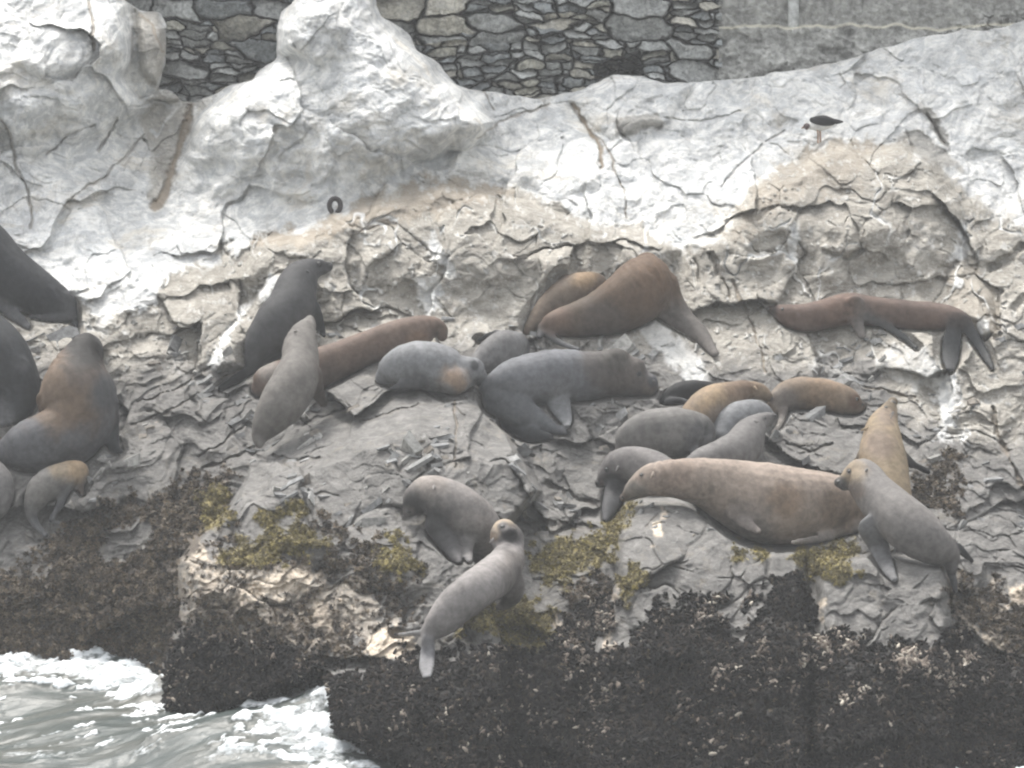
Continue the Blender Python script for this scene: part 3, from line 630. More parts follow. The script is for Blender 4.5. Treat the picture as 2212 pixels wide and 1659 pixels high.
weed = np.maximum(weed, pm([(390,1240),(430,1270),(560,1290),(700,1280),(760,1330),(720,1400),(560,1395),(390,1360)], 12, 60, nf - nb) * .7)
weed = np.maximum(weed, pm([(1970,1050),(2030,980),(2060,1000),(2080,1120),(2000,1080)], 12, 40) * .8)
weed = np.maximum(weed, pm([(2060,1260),(2212,1290),(2400,1300),(2400,1440),(2200,1430),(2080,1340)], 14, 60) * .8)
weed = np.maximum(weed, pm([(1240,1250),(1300,1240),(1340,1290),(1290,1360),(1230,1330)], 10, 40) * .9)
algae = np.zeros_like(PX)
for q in ([(985,1372),(1035,1315),(1100,1302),(1150,1295),(1190,1330),(1205,1395),(1150,1405),(1090,1392),(1060,1350)], [(1340,1085),(1372,1090),(1342,1150),(1332,1205),(1280,1215),(1240,1255),(1180,1262),(1140,1205),(1180,1170),(1290,1150),(1320,1120)],
          [(1338,1250),(1360,1222),(1395,1240),(1392,1272),(1350,1292)], [(1575,1180),(1645,1172),(1655,1196),(1580,1208)], [(1715,1180),(1835,1172),(1855,1242),(1740,1250)], [(818,1205),(850,1168),(880,1190),(905,1235),(860,1245),(825,1235)], [(430,1055),(492,1055),(492,1145),(440,1150)],
          [(560,1110),(640,1090),(660,1110),(600,1130),(560,1140)], [(480,1200),(560,1150),(640,1130),(720,1180),(640,1200),(540,1220)], [(1200,1200),(1260,1190),(1260,1230),(1210,1240)]):
    algae = np.maximum(algae, pm(q, 10, 26))
M1 = [(345,1425),(380,1375),(425,1352),(470,1385),(560,1395),(640,1392),(692,1450),(600,1560),(450,1700),(330,1700)]
M2 = [(695,1462),(760,1432),(830,1428),(930,1408),(1060,1402),(1180,1392),(1240,1335),(1300,1292),(1325,1302),(1300,1400),(1345,1378),(1400,1332),(1470,1306),(1545,1302),(1552,1342),(1595,1370),(1625,1337),(1665,1276),(1730,1236),(1755,1292),(1775,1364),(1800,1342),(1840,1382),(1920,1402),(2010,1392),(2060,1342),(2120,1392),(2212,1432),(3800,1500),(3800,2100),(700,2100),(690,1600)]
mussel = np.maximum(pm(M1, 9, 30), pm(M2, 9, 42, .6 * nf + .6 * nb))
beige = pm([(400,1200),(480,1180),(700,1225),(830,1330),(900,1400),(700,1420),(560,1385),(480,1365),(395,1345)], 16, 60, nf + nb) * .38
for q in ([(425,1150),(445,1190),(455,1215),(430,1210),(412,1232),(415,1190)], [(428,1258),(480,1228),(492,1240),(470,1268),(440,1278)], [(488,1295),(560,1252),(650,1220),(692,1250),(640,1292),(560,1282),(500,1312)], [(668,1300),(690,1290),(720,1340),(737,1382),(720,1392),(690,1352)], [(625,1398),(660,1420),(692,1442),(680,1452)], [(810,1360),(860,1350),(905,1390),(880,1420),(830,1440),(790,1405)],
          [(1345,1250),(1330,1300),(1320,1370),(1296,1415),(1310,1360),(1320,1290)], [(1770,1290),(1790,1280),(1785,1360),(1772,1362)], [(2075,1325),(2120,1360),(2175,1395),(2188,1430),(2150,1410),(2080,1345)], [(2170,1270),(2230,1260),(2230,1310),(2180,1300)], [(1195,1320),(1225,1360),(1262,1440),(1255,1480),(1235,1410),(1190,1350)], [(1080,1330),(1105,1320),(1090,1370),(1075,1375)], [(1440,1120),(1425,1090),(1428,1150),(1415,1180),(1412,1130)]):
    beige = np.maximum(beige, pm(q, 5, 12))
barn = sstep(.12, .5, fbm(U * 17, V_ * 17, 3, 130, .7))
beige = np.maximum(beige, barn * pm([(385,1200),(430,1190),(700,1230),(800,1330),(700,1420),(560,1392),(500,1372),(390,1352)], 20, 30) * .95)
beige = np.maximum(beige, barn * pm([(2040,1250),(2240,1260),(2240,1420),(2100,1360)], 20, 30) * .8)
beige *= 1 - .8 * algae
rust = np.zeros_like(PX); crest = .6 * pm([(545,522),(640,486),(740,452),(870,402),(930,383),(1060,398),(1095,416),(1010,445),(900,474),(780,492),(640,535)], 10, 26) + .35 * pm([(1580,500),(1640,390),(1740,335),(1800,300),(1900,310),(1850,400),(1700,430),(1620,520)], 12, 40) + .3 * pm([(2040,600),(2090,560),(2150,640),(2150,720),(2060,715)], 8, 20); groove = np.zeros_like(PX)
wob = 5 * nf; jx = 6 * fbm(U * 7, V_ * 7, 3, 140); jy = 6 * fbm(U * 7, V_ * 7, 3, 150)
def crack(pts, w, dep, ru, dark=0.0):
    global rust, groove
    if not (ru > .8 or dep > .139): w = max(2.6, w * .6)
    dep = dep * .55
    q = np.array(pts); m = np.flatnonzero((PX > q[:, 0].min() - 40) & (PX < q[:, 0].max() + 40) & (PY > q[:, 1].min() - 40) & (PY < q[:, 1].max() + 40))
    d = line_d(PX[m] + jx[m], PY[m] + jy[m], pts)
    k = sstep(w, w * .3, d + 1.2 * wob[m] * min(1, w / 12)); rust[m] = np.maximum(rust[m], k * ru); groove[m] = np.maximum(groove[m], k * dep)
for a in (([(1237,226),(1262,258),(1288,300),(1302,360)],8,.10,.9), ([(1296,300),(1322,345),(1345,410),(1352,470)],4,.06,.6), ([(1190,222),(1130,245),(1080,262),(1030,300)],5,.05,.5), ([(1040,195),(1062,235)],4,.06,.5),
          ([(412,228),(402,265),(384,330),(364,395),(338,445)],13,.12,.85), ([(190,-10),(200,60),(206,105)],7,.12,.6), ([(300,30),(330,60),(350,110)],7,.03,.5), ([(252,258),(235,290),(213,326)],7,.12,.25), ([(312,288),(270,340),(228,382),(140,435)],6,.10,.3), ([(200,270),(140,300),(100,335)],5,.08,.2),
          ([(0,255),(24,300),(34,352),(62,420),(70,490)],7,.10,.35), ([(985,868),(984,930),(982,1008)],4,.12,.4), ([(2148,880),(2150,930),(2180,990),(2215,1060)],7,.14,.4), ([(1580,605),(1600,650),(1625,700),(1655,805)],7,.10,.5), ([(1560,600),(1575,640)],6,.1,.5), ([(1848,818),(1880,838),(1930,850),(1978,858)],5,.10,.6),
          ([(2000,240),(2030,290),(2050,325)],9,.12,.15), ([(1630,180),(1640,150)],3,.03,.1), ([(1440,255),(1520,262),(1600,240)],3,.06,.1), ([(1560,400),(1640,320),(1690,280)],3,.05,.15), ([(1640,300),(1700,330)],3,.05,.1), ([(1500,560),(1510,600)],8,.12,.1), ([(1538,545),(1548,590)],9,.14,.1),
          ([(480,820),(520,800),(600,770)],5,.1,.3), ([(430,985),(480,960),(545,905)],5,.10,.15), ([(440,1010),(500,990),(560,960)],7,.12,.15), ([(300,870),(380,840),(460,790)],5,.08,.15), ([(280,920),(360,890),(430,850)],5,.08,.12), ([(590,985),(640,1000),(690,990)],8,.16,.1), ([(780,910),(850,890),(905,870)],6,.1,.1),
          ([(1050,900),(1100,950),(1150,985)],7,.12,.1), ([(1180,1040),(1240,1075),(1290,1090)],9,.16,.1), ([(1120,1120),(1200,1140),(1280,1140)],12,.18,.1), ([(1700,960),(1760,975),(1800,960)],6,.1,.1), ([(1740,1210),(1745,1290)],10,.16,.1), ([(2050,1200),(2056,1310)],8,.14,.2), ([(1395,1140),(1420,1110)],3,.05,.2), ([(690,1450),(760,1428),(840,1420)],6,.08,.1),
          ([(2085,690),(2130,740),(2160,720)],8,.14,.1), ([(2140,580),(2180,560),(2205,535)],14,.18,.0), ([(2195,660),(2215,640)],12,.16,.0), ([(1780,545),(1830,560),(1870,540)],10,.10,.0), ([(990,885),(1010,900)],4,.06,.1)):
    crack(*a)
blood = np.zeros_like(PX)
for q in ([(1442,718),(1452,712),(1468,744),(1458,746)], [(1518,788),(1548,800),(1552,815),(1530,806)], [(1858,818),(1864,822),(1862,836)]): blood = np.maximum(blood, pm(q, 3, 6))
hole = np.zeros_like(PX)
# relief
damp = 1 - .55 * mussel
f1, e1 = facets(*[a * 1.35 for a in rot(wx, wy * 1.45, -32)], 1, 1.7); f0, e0 = facets(*[a * 2.9 for a in rot(wx, wy * 1.5, -26)], 6, 1.6); f2, e2 = facets(*[a * 3.9 for a in rot(wx, wy * 1.6, -34)], 2); f3, e3 = facets(*[a * 10 for a in rot(wx, wy * 1.5, -28)], 3, 1.3)
slate = np.clip(1 - white * .8, 0, 1) * (1 - .5 * tan)
lower = sstep(640, 800, PY)
smooth = np.zeros_like(PX)          # broad worn faces without plates
for q in ([(545,985),(640,930),(760,880),(905,838),(960,870),(1000,900),(1000,1010),(900,1020),(870,1150),(760,1180),(640,1120),(560,1040)], [(1345,1085),(1400,1072),(1480,1075),(1530,1105),(1640,1180),(1760,1180),(1760,1240),(1660,1290),(1600,1365),(1545,1310),(1400,1340),(1300,1410),(1330,1250)],
          [(1800,1200),(1900,1190),(2040,1220),(2050,1320),(2010,1390),(1850,1395),(1790,1330)], [(210,1195),(235,1150),(260,1140),(300,1120),(480,1030),(430,960),(270,1030),(190,1080)]):
    smooth = np.maximum(smooth, sstep(-10, 24, poly_sd(PX, PY, q)))
plates = slate * lower * (1 - smooth) * sstep(-.45, .25, nb + .25)
# bedding: tilted up to the right on the left, flatter and dipping right on the right
kx = sstep(900, 1250, PX); lx, ly = rot(wx, wy, -33); rx_, ry = rot(wx, wy, 14)
bl = ly * 8.5 + 1.1 * fbm(lx * 1.3, ly * 3, 3, 171); br_ = ry * 9.5 + 1.2 * fbm(rx_ * 1.6, ry * 3, 3, 172)
def saw(x, k1): 
    c = np.floor(x); f = x - c; amp = .35 + _rt[(c.astype(np.int64) * 7919 + np.floor(k1).astype(np.int64) * 104729) & 65535][..., 0]
    return f ** 1.4 * amp * sstep(1.0, .93, f)
bed = saw(bl, lx * 2.2 + .7 * nb) * (1 - kx) + saw(br_, rx_ * 2.6 + .7 * nb) * kx
d = -.150 * f1 * (1 - .45 * white) - .050 * f0 * (1 - .6 * white) * (1 - .5 * smooth) - (.010 + .016 * plates) * f2 * (1 - .75 * white) - (.002 + .007 * plates) * f3
d += .038 * (1 - .4 * tan) * sstep(.07, .0, e1) * sstep(-.2, .4, nb + .2) * (1 - .85 * white) + .035 * sstep(.06, .0, e0) * sstep(.0, .5, nf * .5 + nb) * (1 - .7 * white)
d -= (.004 + .026 * plates) * bed * (1 - .7 * white)
d -= .05 * ridged(wx * 1.5, wy * 1.8, 4, 160) * (1 - .6 * smooth) * (1 - .7 * white) * (1 - .45 * tan)
d -= tan * .022 * fbm(wx * 5, wy * 6, 4, 178, .6) + .011 * fbm(wx * 9, wy * 11, 4, 165, .6)
ax_, ay_ = rot(wx, wy, -46)
d -= white * (.024 * fbm(ax_ * 1.3, ay_ * 4.2, 4, 174, .5) + .006 * facets(ax_ * 2.2, ay_ * 4.4, 177)[0] + .007 * fbm(wx * 7, wy * 8, 4, 176, .6))
def lumps(fr, an, seed, p=1.6):
    a_, b_ = rot(wx + .04 * nf, wy + .04 * np.roll(nf, 77), an); return 1 - worley(a_ * fr, b_ * fr * 1.35, seed, p)[0]
upz = np.clip(white + .7 * tan, 0, 1); LM = lumps(3.0, 10, 187)
d -= upz * (.10 * lumps(1.25, -38, 181) + .030 * lumps(3.1, -30, 182) + .008 * lumps(8.0, -36, 183)) + mussel * (.24 * lumps(1.15, 15, 186) + .07 * LM) + (1 - upz) * (1 - mussel) * (.05 * lumps(1.6, -30, 184) + .022 * smooth * lumps(4.5, 20, 185))
st2 = fbm(sx_ * 2.2 + .3 * nb, sy_ * 13, 3, 170, .6); d -= (.007 + .006 * lower * (1 - mussel)) * (1 - .6 * smooth) * st2
d *= damp
fm1, em = worley(U * 26, V_ * 30, 9)[:2]; d -= (mussel * .028 + weed * .02) * (1 - 1.4 * fm1)
d -= (weed + .6 * algae) * (.035 * (1 - 1.5 * worley(U * 9, V_ * 10, 12)[0]) + .022 * nf)
d -= beige * .015 * nf
d += groove + mussel * .03 * (nf * .6 + nh)
wallzone = np.maximum(sstep(0, 8, poly_sd(PX, PY, W1)), sstep(0, 8, poly_sd(PX, PY, W2)))
T = T0 + d * (1 - wallzone)
T = np.maximum(T, CARVE_T)
tone = np.clip(1 + .14 * nst + .14 * nf + .06 * (_rt[worley(*[a * 4.3 for a in rot(wx, wy * 1.7, -34)], 2)[2]][..., 2] - .5) * 2, .6, 1.35)
tone = np.where(mussel > .5, 1, tone)
pts = P(PX, PY, T)
ny, nx = SH; ii = np.arange(nx * ny).reshape(SH)
quads = np.stack([ii[:-1, :-1], ii[1:, :-1], ii[1:, 1:], ii[:-1, 1:]], -1).reshape(-1, 4)
me = mesh_np('cliff', pts, quads, MAT_ROCK)
rust2 = np.maximum(rust, crest * .75 * (1 - white))
attr_col(me, 'mask_a', np.stack([white, tan, weed * (1 - algae), algae], 1)); attr_col(me, 'mask_b', np.stack([mussel, beige * (1 - mussel), rust2, tone], 1))
tag(link('cliff', me), 'rocky shore cliff, white with bird droppings above and dark with mussels below', None, None, 'structure')

# ------------------------------------------------------------------ mussels, seaweed and rubble scattered on the cliff
gr = T.reshape(SH); NRM = np.cross(np.roll(pts.reshape(ny, nx, 3), -1, 1) - np.roll(pts.reshape(ny, nx, 3), 1, 1), np.roll(pts.reshape(ny, nx, 3), 1, 0) - np.roll(pts.reshape(ny, nx, 3), -1, 0)).reshape(-1, 3)
NRM /= np.linalg.norm(NRM, axis=1)[:, None] + 1e-9
NRM = np.where((NRM @ FWD)[:, None] > 0, -NRM, NRM)
inframe = (PX > -36) & (PX < 2248) & (PY > -20) & (PY < 1688) & (CARVE_T < T - .06)
def scatter(prob, n):
    w = np.where(inframe, prob, 0); w = w / w.sum(); return rng.choice(len(w), n, replace=True, p=w)
def proto_ell():
    V = []; F = []
    for i, (z, r) in enumerate(((-.6, .7), (.1, 1), (.7, .6))):
        for j in range(7): V.append((r * math.cos(j * 2 * math.pi / 7), r * math.sin(j * 2 * math.pi / 7), z))
    for i in range(2):
        for j in range(7): a, b = i * 7 + j, i * 7 + (j + 1) % 7; F += [(a, b, b + 7), (a, b + 7, a + 7)]
    V += [(0, 0, -1), (0, 0, 1)]
    for j in range(7): F += [(21, (j + 1) % 7, j), (22, 14 + j, 14 + (j + 1) % 7)]
    return np.array(V), np.array(F)
def proto_block():
    V = np.array([(x, y, z) for x in (-1, 1) for y in (-1, 1) for z in (-1, 1)], float)
    F = np.array([(0, 1, 3), (0, 3, 2), (4, 6, 7), (4, 7, 5), (0, 4, 5), (0, 5, 1), (2, 3, 7), (2, 7, 6), (0, 2, 6), (0, 6, 4), (1, 5, 7), (1, 7, 3)]); return V, F
def frames(n, N):
    a = rng.normal(size=(n, 3)); A = np.cross(N, a); A /= np.linalg.norm(A, axis=1)[:, None] + 1e-9; return A, np.cross(N, A)
def instance(name, idx, proto, size, lift, cols, mat, jitter=0.0, smooth=True, along=None, tiltn=.5):
    Vp, Fp = proto; n = len(idx); N = NRM[idx] + tiltn * rng.normal(size=(n, 3)); N /= np.linalg.norm(N, axis=1)[:, None]
    if along is None: A, B = frames(n, N)
    else:
        A = along + .25 * rng.normal(size=(n, 3)); A -= (A * N).sum(1)[:, None] * N; A /= np.linalg.norm(A, axis=1)[:, None]; B = np.cross(N, A)
    vp = Vp[None] + jitter * rng.normal(size=(n, *Vp.shape))
    c = pts[idx] + .004 * rng.normal(size=(n, 3)) + NRM[idx] * lift[:, None]
    W = c[:, None] + vp[..., :1] * A[:, None] * size[:, None, :1] + vp[..., 1:2] * B[:, None] * size[:, None, 1:2] + vp[..., 2:3] * N[:, None] * size[:, None, 2:3]
    Fa = (Fp[None] + (np.arange(n) * len(Vp))[:, None, None]).reshape(-1, 3)
    me = mesh_np(name, W.reshape(-1, 3), Fa, mat, smooth); attr_col(me, 'fur', np.repeat(cols, len(Vp), 0)); return link(name, me)
def pick(n, opts, wts):
    o = np.array(opts); c = o[rng.choice(len(o), n, p=np.array(wts) / sum(wts))]; return c * rng.uniform(.7, 1.3, (n, 1))
n = 34000; idx = scatter(mussel ** 2 * (.35 + .65 * sstep(.15, .6, LM + .25 * nf)), n); s = rng.uniform(.7, 1.3, n)
pale_zone = np.exp(-((PY[idx] - 1400) / 75) ** 2) * (PX[idx] > 1180) + .20
palef = rng.random(n) < .9 * sstep(.3, .8, LM[idx]) * pale_zone * sstep(-.2, .4, nf[idx] + nb[idx])
cols = pick(n, [(.010, .009, .009), (.017, .015, .014), (.034, .027, .022), (.014, .013, .014)], [4, 3, 2, 2]); cols[palef] = pick(palef.sum(), [(.26, .225, .19), (.42, .38, .32), (.15, .125, .105)], [2, .8, 5])
o = instance('mussel_bed', idx, proto_ell(), np.stack([.011 * s, .011 * s * rng.uniform(.6, 1, n), .025 * s], 1), rng.uniform(.0, .012, n), cols, MAT_SHELL, .06, True, None, 1.1)
tag(o, 'dark mussels with pale barnacles crusting the foot of the rocks', 'mussels', None, 'stuff')
def proto_leaf():
    V = []; F = []
    for k in range(5):
        a = k * 1.26 + .3; ca, sa = math.cos(a), math.sin(a)
        b = len(V); V += [(-.22 * sa, .22 * ca, 0), (.22 * sa, -.22 * ca, 0), (.7 * ca - .26 * sa, .7 * sa + .26 * ca, .45), (.7 * ca + .26 * sa, .7 * sa - .26 * ca, .5), (1.25 * ca, 1.25 * sa, .22)]
        F += [(b, b + 1, b + 3), (b, b + 3, b + 2), (b + 2, b + 3, b + 4)]
    return np.array(V), np.array(F)
n = 17000; idx = scatter((weed + .25 * pm([(390,1200),(480,1150),(700,1220),(900,1250),(900,1400),(700,1420),(560,1392),(390,1352)], 20, 40, nf)) * (1 - mussel) * np.clip(1 - 1.3 * beige, 0, 1) ** 2 * (1 - algae) + .02 * mussel, n); s = rng.uniform(.6, 1.5, n) * .018
o = instance('brown_seaweed', idx, proto_leaf(), np.stack([s, s, s], 1), np.full(n, .004), pick(n, [(.07, .056, .043), (.105, .083, .058), (.045, .04, .037), (.16, .13, .095)], [4, 3, 3, 1]), MAT_LEAF, .12, False, None, .5)
tag(o, 'brown seaweed matting the lower rocks', 'seaweed', None, 'stuff')
n = 9000; idx = scatter(algae * (1 - .8 * mussel), n); s = rng.uniform(.5, 1.3, n) * .012
o = instance('green_seaweed', idx, proto_leaf(), np.stack([s, s, s], 1), np.full(n, .004), pick(n, [(.165, .14, .06), (.25, .21, .08), (.105, .09, .05), (.14, .12, .07)], [4, 2, 3, 3]), MAT_LEAF, .12, False, None, .5)
tag(o, 'yellow green seaweed tufts on the front rocks', 'seaweed', None, 'stuff')
n = 420; rz = (1 - white) * (1 - weed) * (1 - algae) * (1 - mussel) * lower * sstep(-.1, .35, nb) * sstep(1180, 1080, PY); idx = scatter(rz, n); s = rng.lognormal(0, .45, n) * .017
al = np.tile(np.array([.82, .15, .5]), (n, 1))
o = instance('rock_rubble', idx, proto_block(), np.stack([s * rng.uniform(1.2, 2.4, n), s, s * rng.uniform(.3, .6, n)], 1), np.full(n, .0), pick(n, [(.22, .22, .215), (.17, .172, .172), (.27, .265, .25), (.20, .18, .155)], [4, 4, 2, 1]), MAT_STONE, .22, False, al, .35)
tag(o, 'loose grey slate chips lying on the ledges', 'rubble', None, 'stuff')

# ------------------------------------------------------------------ dry stone wall
def grid_mesh(name, ax, ay, depth_fn, mat):
    X, Y = np.meshgrid(ax, ay); sh = X.shape; x, y = X.ravel(), Y.ravel(); t, col = depth_fn(x, y)
    i = np.arange(x.size).reshape(sh); q = np.stack([i[:-1, :-1], i[1:, :-1], i[1:, 1:], i[:-1, 1:]], -1).reshape(-1, 4)
    me = mesh_np(name, P(x, y, t), q, mat); attr_col(me, 'fur', col); return me
def stone_fn(x, y):
    u, v = x / 300, y / 300
    u2 = u + .035 * fbm(u * 7, v * 7, 3, 200); v2 = v + .022 * fbm(u * 6, v * 6, 3, 210) + .03 * np.sin(u * 2.1)
    gy_ = np.where(v2 < .28, v2 * 5.2, 1.456 + (v2 - .28) * 9.5); sc = np.where(v2 < .28, 3.3, 4.3)
    big = sstep(.42, .2, v2 + .12 * perlin(u * .9, v * .9, 7))
    a1, a2, c, ox, oy = worley(u2 * 2.7, v2 * 6.6, 21, 3.5, .8); e = (a2 - a1) * .9; split = _rt[c][..., 1] > .10 + .35 * big
    b1, b2, c2, ox2, oy2 = worley(u2 * 5.4, v2 * 17.5, 22, 3.5, .8)
    e = np.where(split, np.minimum(e * 1.6, (b2 - b1) * .7), e); c = np.where(split, c2, c); ox = np.where(split, ox2 * .7, ox); oy = np.where(split, oy2 * .7, oy)
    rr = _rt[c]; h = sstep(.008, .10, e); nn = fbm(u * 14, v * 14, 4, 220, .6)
    t = 41.3 - h * (.20 + .16 * rr[..., 2]) - h * .40 * ((rr[..., 3] - .5) * ox + (rr[..., 4] - .4) * oy) - .022 * nn * h - .012 * facets(u * 13, v * 16, 33)[0] * h
    hp = sstep(-5, 5, poly_sd(x, y, [(1284,142),(1330,126),(1382,112),(1388,165),(1376,190),(1292,190)]) + 3 * nn); t = t + 1.9 * hp
    base = np.array([.39, .40, .39]); alt = np.array([.47, .45, .39]); dkc = np.array([.27, .29, .295])
    r0 = rr[..., 0][:, None]; r1 = rr[..., 1][:, None]
    col = np.where(r0 < .3, dkc, np.where(r0 > .78, alt, base)) * (.8 + .45 * r1)
    pal = ((r1 > .93) & (r0 > .2))[:, 0]; col[pal] = (.44, .43, .37)
    st = (sstep(.15, .6, nn + .3 * perlin(u * 40, v * 40, 5)) * .35)[:, None]; col = col * (1 - st) + np.array([.42, .42, .40]) * st
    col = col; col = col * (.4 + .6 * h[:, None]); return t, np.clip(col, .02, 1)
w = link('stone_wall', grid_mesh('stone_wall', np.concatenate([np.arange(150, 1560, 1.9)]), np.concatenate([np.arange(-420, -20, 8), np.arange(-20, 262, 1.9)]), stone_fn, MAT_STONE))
tag(w, 'dry stone wall of grey irregular stones rising behind the white rocks, with a dark square gap', 'wall')
def conc_fn(x, y):
    u, v = x / 300, y / 300; n1 = fbm(u * 6, v * 6, 4, 230, .6); n2_ = fbm(u * 22, v * 22, 3, 240, .6)
    edge = 57 + 5 * fbm(u * 5, v * 0 + 3.1, 3, 250) + 14 * np.maximum(0, fbm(u * 1.7, v * 0 + 7, 2, 255)) - (x - 1550) * .008
    low = sstep(-2.5, 2.5, y - edge)
    t = 41.08 - .10 * low - .012 * n1 - .012 * n2_ - .03 * low * n1
    scar = sstep(.25, .5, fbm(u * 3.2, v * 6, 3, 260, .55)) * low; t += .04 * scar
    rubble, e = facets(u * 9, v * 11, 44); rb = sstep(-8, 14, y - (178 - .24 * (x - 1600)) + 30 * n1); t = t - rb * (.05 + .09 * rubble) + rb * .08 * sstep(.1, 0, e)
    c = np.array([.30, .30, .285]) * (1 + .20 * n1 + .16 * n2_)[:, None]; c = c * (1 + .18 * low)[:, None] * (1 - .25 * scar)[:, None]
    ed = sstep(5, 1, np.abs(y - edge - 1))[:, None]; c = c * (1 - ed) + np.array([.50, .48, .40]) * ed
    return t, np.clip(c, .03, 1)
w = link('concrete_wall', grid_mesh('concrete_wall', np.concatenate([np.arange(1553, 2252, 2.0), np.linspace(2252, 3800, 60)[1:]]), np.concatenate([np.arange(-420, -20, 8), np.arange(-20, 246, 2.0)]), conc_fn, MAT_CONC))
tag(w, 'rough grey concrete retaining wall with a chipped ledge, top right', 'wall')
pp = P(np.full(14, 1714.0), np.linspace(-300, 54, 14), np.full(14, 41.05)); v, f = loft(pp, np.full(14, .042), .7, 14)
mp_ = mesh_np('joint_strip', v, f, MAT_CONC); attr_col(mp_, 'fur', np.tile((.46, .47, .46), (len(v), 1))); link('joint_strip', mp_, w)

# ------------------------------------------------------------------ gull and mooring ring
def surf(px, py):
    j = np.abs(AX - px).argmin(); i = np.abs(AY - py).argmin(); return T.reshape(SH)[i, j]
tb = surf(1767, 306) - .05; MPX = tb / FPX
def tube(px, py, r, dz=None, flat=1.0):
    t = np.full(len(px), tb) - (0 if dz is None else np.array(dz) * MPX); c = chain(np.c_[px, py, r, t], 6); return loft(P(c[:, 0], c[:, 1], c[:, 3]), np.maximum(c[:, 2], .8) * MPX, flat, 14)
gull = bpy.data.objects.new('gull', None); COL.objects.link(gull); gb = P(1767, 308, tb); gull.location = gb
tag(gull, 'black backed gull standing on the white slope, head lowered to the left', 'gull')
def gpart(name, vf, col):
    v, f = vf; me = mesh_np(name, v - gb, f, MAT_FUR); attr_col(me, 'fur', np.tile(col, (len(v), 1))); return link(name, me, gull)
body = tube([1742, 1750, 1762, 1778, 1796, 1806], [276, 273, 271, 270, 266, 263], [5, 7, 12, 12, 8, 3]); v, f = body
me = mesh_np('body', v - gb, f, MAT_FUR); rel = v - CAM; vy = CY - (rel @ UP) / (rel @ FWD) * FPX; vx = CX + rel[:, 0] / (rel @ FWD) * FPX
attr_col(me, 'fur', np.where((vx < 1745)[:, None], (.16, .12, .12), np.tile((.62, .62, .60), (len(v), 1)))); link('body', me, gull)
gpart('wing', tube([1754, 1764, 1780, 1798, 1806], [259, 260, 261, 263, 263], [6, 10, 12, 8, 3], [8, 9, 9, 8, 6], .8), (.022, .022, .024))
gpart('tail', tube([1800, 1810, 1820], [262, 263, 263], [6, 5, 2], None, .5), (.03, .03, .032))
gpart('head', ball(P(1743, 272, tb - 4 * MPX), 6.5 * MPX, 14, 8, 1.15, 1, .95), (.10, .075, .075))
gpart('bill', tube([1742, 1736, 1732], [273, 275, 277], [3.2, 2.4, 1.2]), (.20, .11, .07))
for dx, dz in ((0, 4), (5, -6)): gpart('leg', tube([1766 + dx, 1767 + dx, 1767 + dx], [278, 292, 308], [2.2, 1.8, 1.8], [dz] * 3), (.36, .22, .15))
tr = surf(722, 450) - .10; cx_, cy_ = 723.5, 441.0; a = np.linspace(-2.6, 2.6, 30)
pr = P(cx_ + 12 * np.sin(a + .12), cy_ - 15 * np.cos(a + .12) + 3, np.full(30, tr)); v, f = loft(pr, np.full(30, .019), 1.0, 12)
me = mesh_np('mooring_ring', v, f, MAT_RING); rg = link('mooring_ring', me); tag(rg, 'rusty dark iron ring standing on the crest of the tan rock', 'mooring ring')

# ------------------------------------------------------------------ water: swell, ripples and foam in one sheet
def waxis(lo, a, b, hi, st, n): return axis(lo, a, b, hi, st, n)
XA = waxis(-60, -4.2, 4.2, 60, .016, 60); YA = waxis(-20, 31.8, 38.6, 48, .022, 60)
WX, WY = np.meshgrid(XA, YA); wsh = WX.shape; WX = WX.ravel(); WY = WY.ravel()
WC = [(-60,1392,36.0),(60,1394,36.0),(200,1402,35.95),(330,1428,35.6),(345,1490,34.8),(360,1530,34.4),(460,1534,34.3),(560,1515,34.1),(640,1490,34.0),(690,1462,33.6),(708,1520,33.3),(712,1585,33.15),(770,1618,33.1),(845,1665,32.95),(1300,1668,33.2),(1700,1664,33.2),(2000,1652,33.3),(2150,1650,33.4),(2300,1650,33.4)]
cz = np.array([P(a, b_, c) for a, b_, c in WC]); num = np.full(WX.shape, -.03 * .9); den = np.full(WX.shape, .9)
for x, y, z in cz:
    ww = np.exp(-((WX - x) ** 2 + (WY - y) ** 2) / (2 * .42 ** 2)) * 3; num += ww * z; den += ww
Z = num / den
Z += .028 * fbm(WX * .55, WY * 1.5, 3, 300) + .018 * fbm(WX * 1.6 + 3, WY * 4.0, 3, 310, .5) + .003 * fbm(WX * 4, WY * 9, 2, 320, .5)
for a_, b_, c_, hh in ((352, 1440, 34.75, .13), (330, 1440, 35.0, .06), (696, 1462, 33.55, .12), (712, 1520, 33.2, .06), (120, 1400, 35.95, .06), (230, 1405, 35.9, .05)):
    p_ = P(a_, b_, c_); Z += hh * np.exp(-((WX - p_[0]) ** 2 + (WY - p_[1]) ** 2) / (2 * .13 ** 2))
rel = np.stack([WX, WY, Z], 1) - CAM; dep = rel @ FWD; wpx = CX + rel[:, 0] / dep * FPX; wpy = CY - (rel @ UP) / dep * FPX
fn = fbm(WX * 3.2, WY * 4.5, 4, 330, .62); fn2 = fbm(WX * 11, WY * 14, 3, 340, .65)
foam = np.zeros_like(Z)
for q, am in (([(-300,1370),(60,1375),(360,1405),(362,1500),(330,1530),(270,1510),(200,1500),(120,1475),(0,1465),(-300,1470)],1.0), ([(640,1490),(700,1445),(730,1500),(715,1580),(735,1600),(800,1630),(900,1680),(760,1690),(640,1650),(560,1600),(530,1560),(560,1520)],.95), ([(1940,1640),(2060,1648),(2150,1630),(2260,1640),(2260,1690),(1940,1690)],1.0), ([(1290,1660),(1500,1652),(1500,1690),(1290,1690)],.7)):
    sdv = poly_sd(wpx, wpy, q); foam = np.maximum(foam, am * sstep(-14, 22, sdv + 34 * fn))
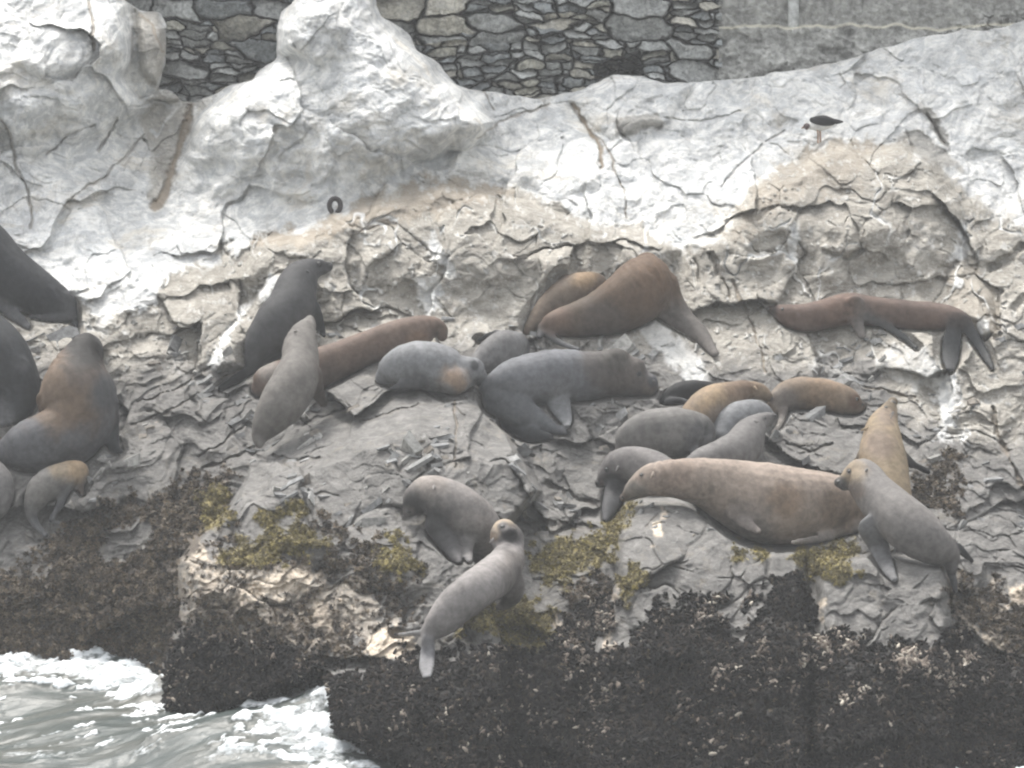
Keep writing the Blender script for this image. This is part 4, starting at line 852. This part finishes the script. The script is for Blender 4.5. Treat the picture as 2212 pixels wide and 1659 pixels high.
lace = sstep(.05, .35, fn + .5 * fn2); foam = foam * (.45 + .55 * lace) ; streak = fbm(WX * 1.5, WY * 5, 4, 350, .6); foam = np.maximum(foam, .8 * sstep(.22, .6, streak + .4 * fn2) * sstep(230, 30, np.abs(wpy - 1500)) * (wpx < 900))
foam = np.clip(foam, 0, 1); foam[(WX < -5) | (WX > 5) | (WY < 31)] = 0
Z += foam * (.030 * fn + .014 * fn2 + .010 * fbm(WX * 26, WY * 30, 2, 360) + .012)
i = np.arange(WX.size).reshape(wsh); q = np.stack([i[:-1, :-1], i[:-1, 1:], i[1:, 1:], i[1:, :-1]], -1).reshape(-1, 4)
m, nt, b = new_mat('sea_water'); k = NT(nt); A = k.attr('foam'); v = k.pos((1, 2.4, 1))
sf = k.n('ShaderNodeSeparateColor'); k.l(A.outputs['Color'], sf.inputs[0]); fo = sf.outputs[0]
nf_ = k.noise(k.pos(), 26, 4, .7); fm = k.ramp(k.math('ADD', fo, k.math('MULTIPLY', k.math('SUBTRACT', nf_, .5), .55)), .28, .62)
nw = k.noise(v, 1.1, 4, .6); wc = k.mix(k.ramp(nw, .35, .7), (.040, .052, .050), (.070, .072, .062))
k.l(k.mix(fm, wc, k.mix(k.ramp(k.noise(k.pos((1, 1.6, 1)), 9, 4, .7), .35, .65), (.50, .54, .56), (.80, .82, .83))), b.inputs['Base Color'])
k.l(k.ramp(fm, 0, 1, .34, .9), b.inputs['Roughness']); b.inputs['IOR'].default_value = 1.33; b.inputs['Specular IOR Level'].default_value = .24
hw = k.math('ADD', k.noise(v, 7, 4, .6), k.math('MULTIPLY', fm, k.noise(k.pos(), 60, 3, .7))); k.l(k.bump(hw, .35, .03), b.inputs['Normal'])
me = mesh_np('water', np.stack([WX, WY, Z], 1), q, m); attr_col(me, 'foam', np.stack([foam] * 3, 1)); tag(link('water', me), 'grey green sea water with white foam against the rocks', None, None, 'structure')

# ------------------------------------------------------------------ sea haze
lo, hi = np.array([-75.0, -30.0, -3.2]), np.array([75.0, 60.0, 14.0])
V = [(x, y, z) for x in (lo[0], hi[0]) for y in (lo[1], hi[1]) for z in (lo[2], hi[2])]
F = [(0, 1, 3, 2), (4, 6, 7, 5), (0, 4, 5, 1), (2, 3, 7, 6), (0, 2, 6, 4), (1, 5, 7, 3)]
hm = bpy.data.materials.new('haze'); hm.use_nodes = True; hn = hm.node_tree; hn.nodes.clear()
ho = hn.nodes.new('ShaderNodeOutputMaterial'); hv = hn.nodes.new('ShaderNodeVolumePrincipled')
hv.inputs['Color'].default_value = (.93, .95, .97, 1); hv.inputs['Density'].default_value = .0014; hv.inputs['Anisotropy'].default_value = .2
hn.links.new(hv.outputs[0], ho.inputs['Volume'])
tag(link('haze', mesh_np('haze', np.array(V), np.array(F), hm, False)), 'thin pale sea haze filling the air', None, None, 'stuff')
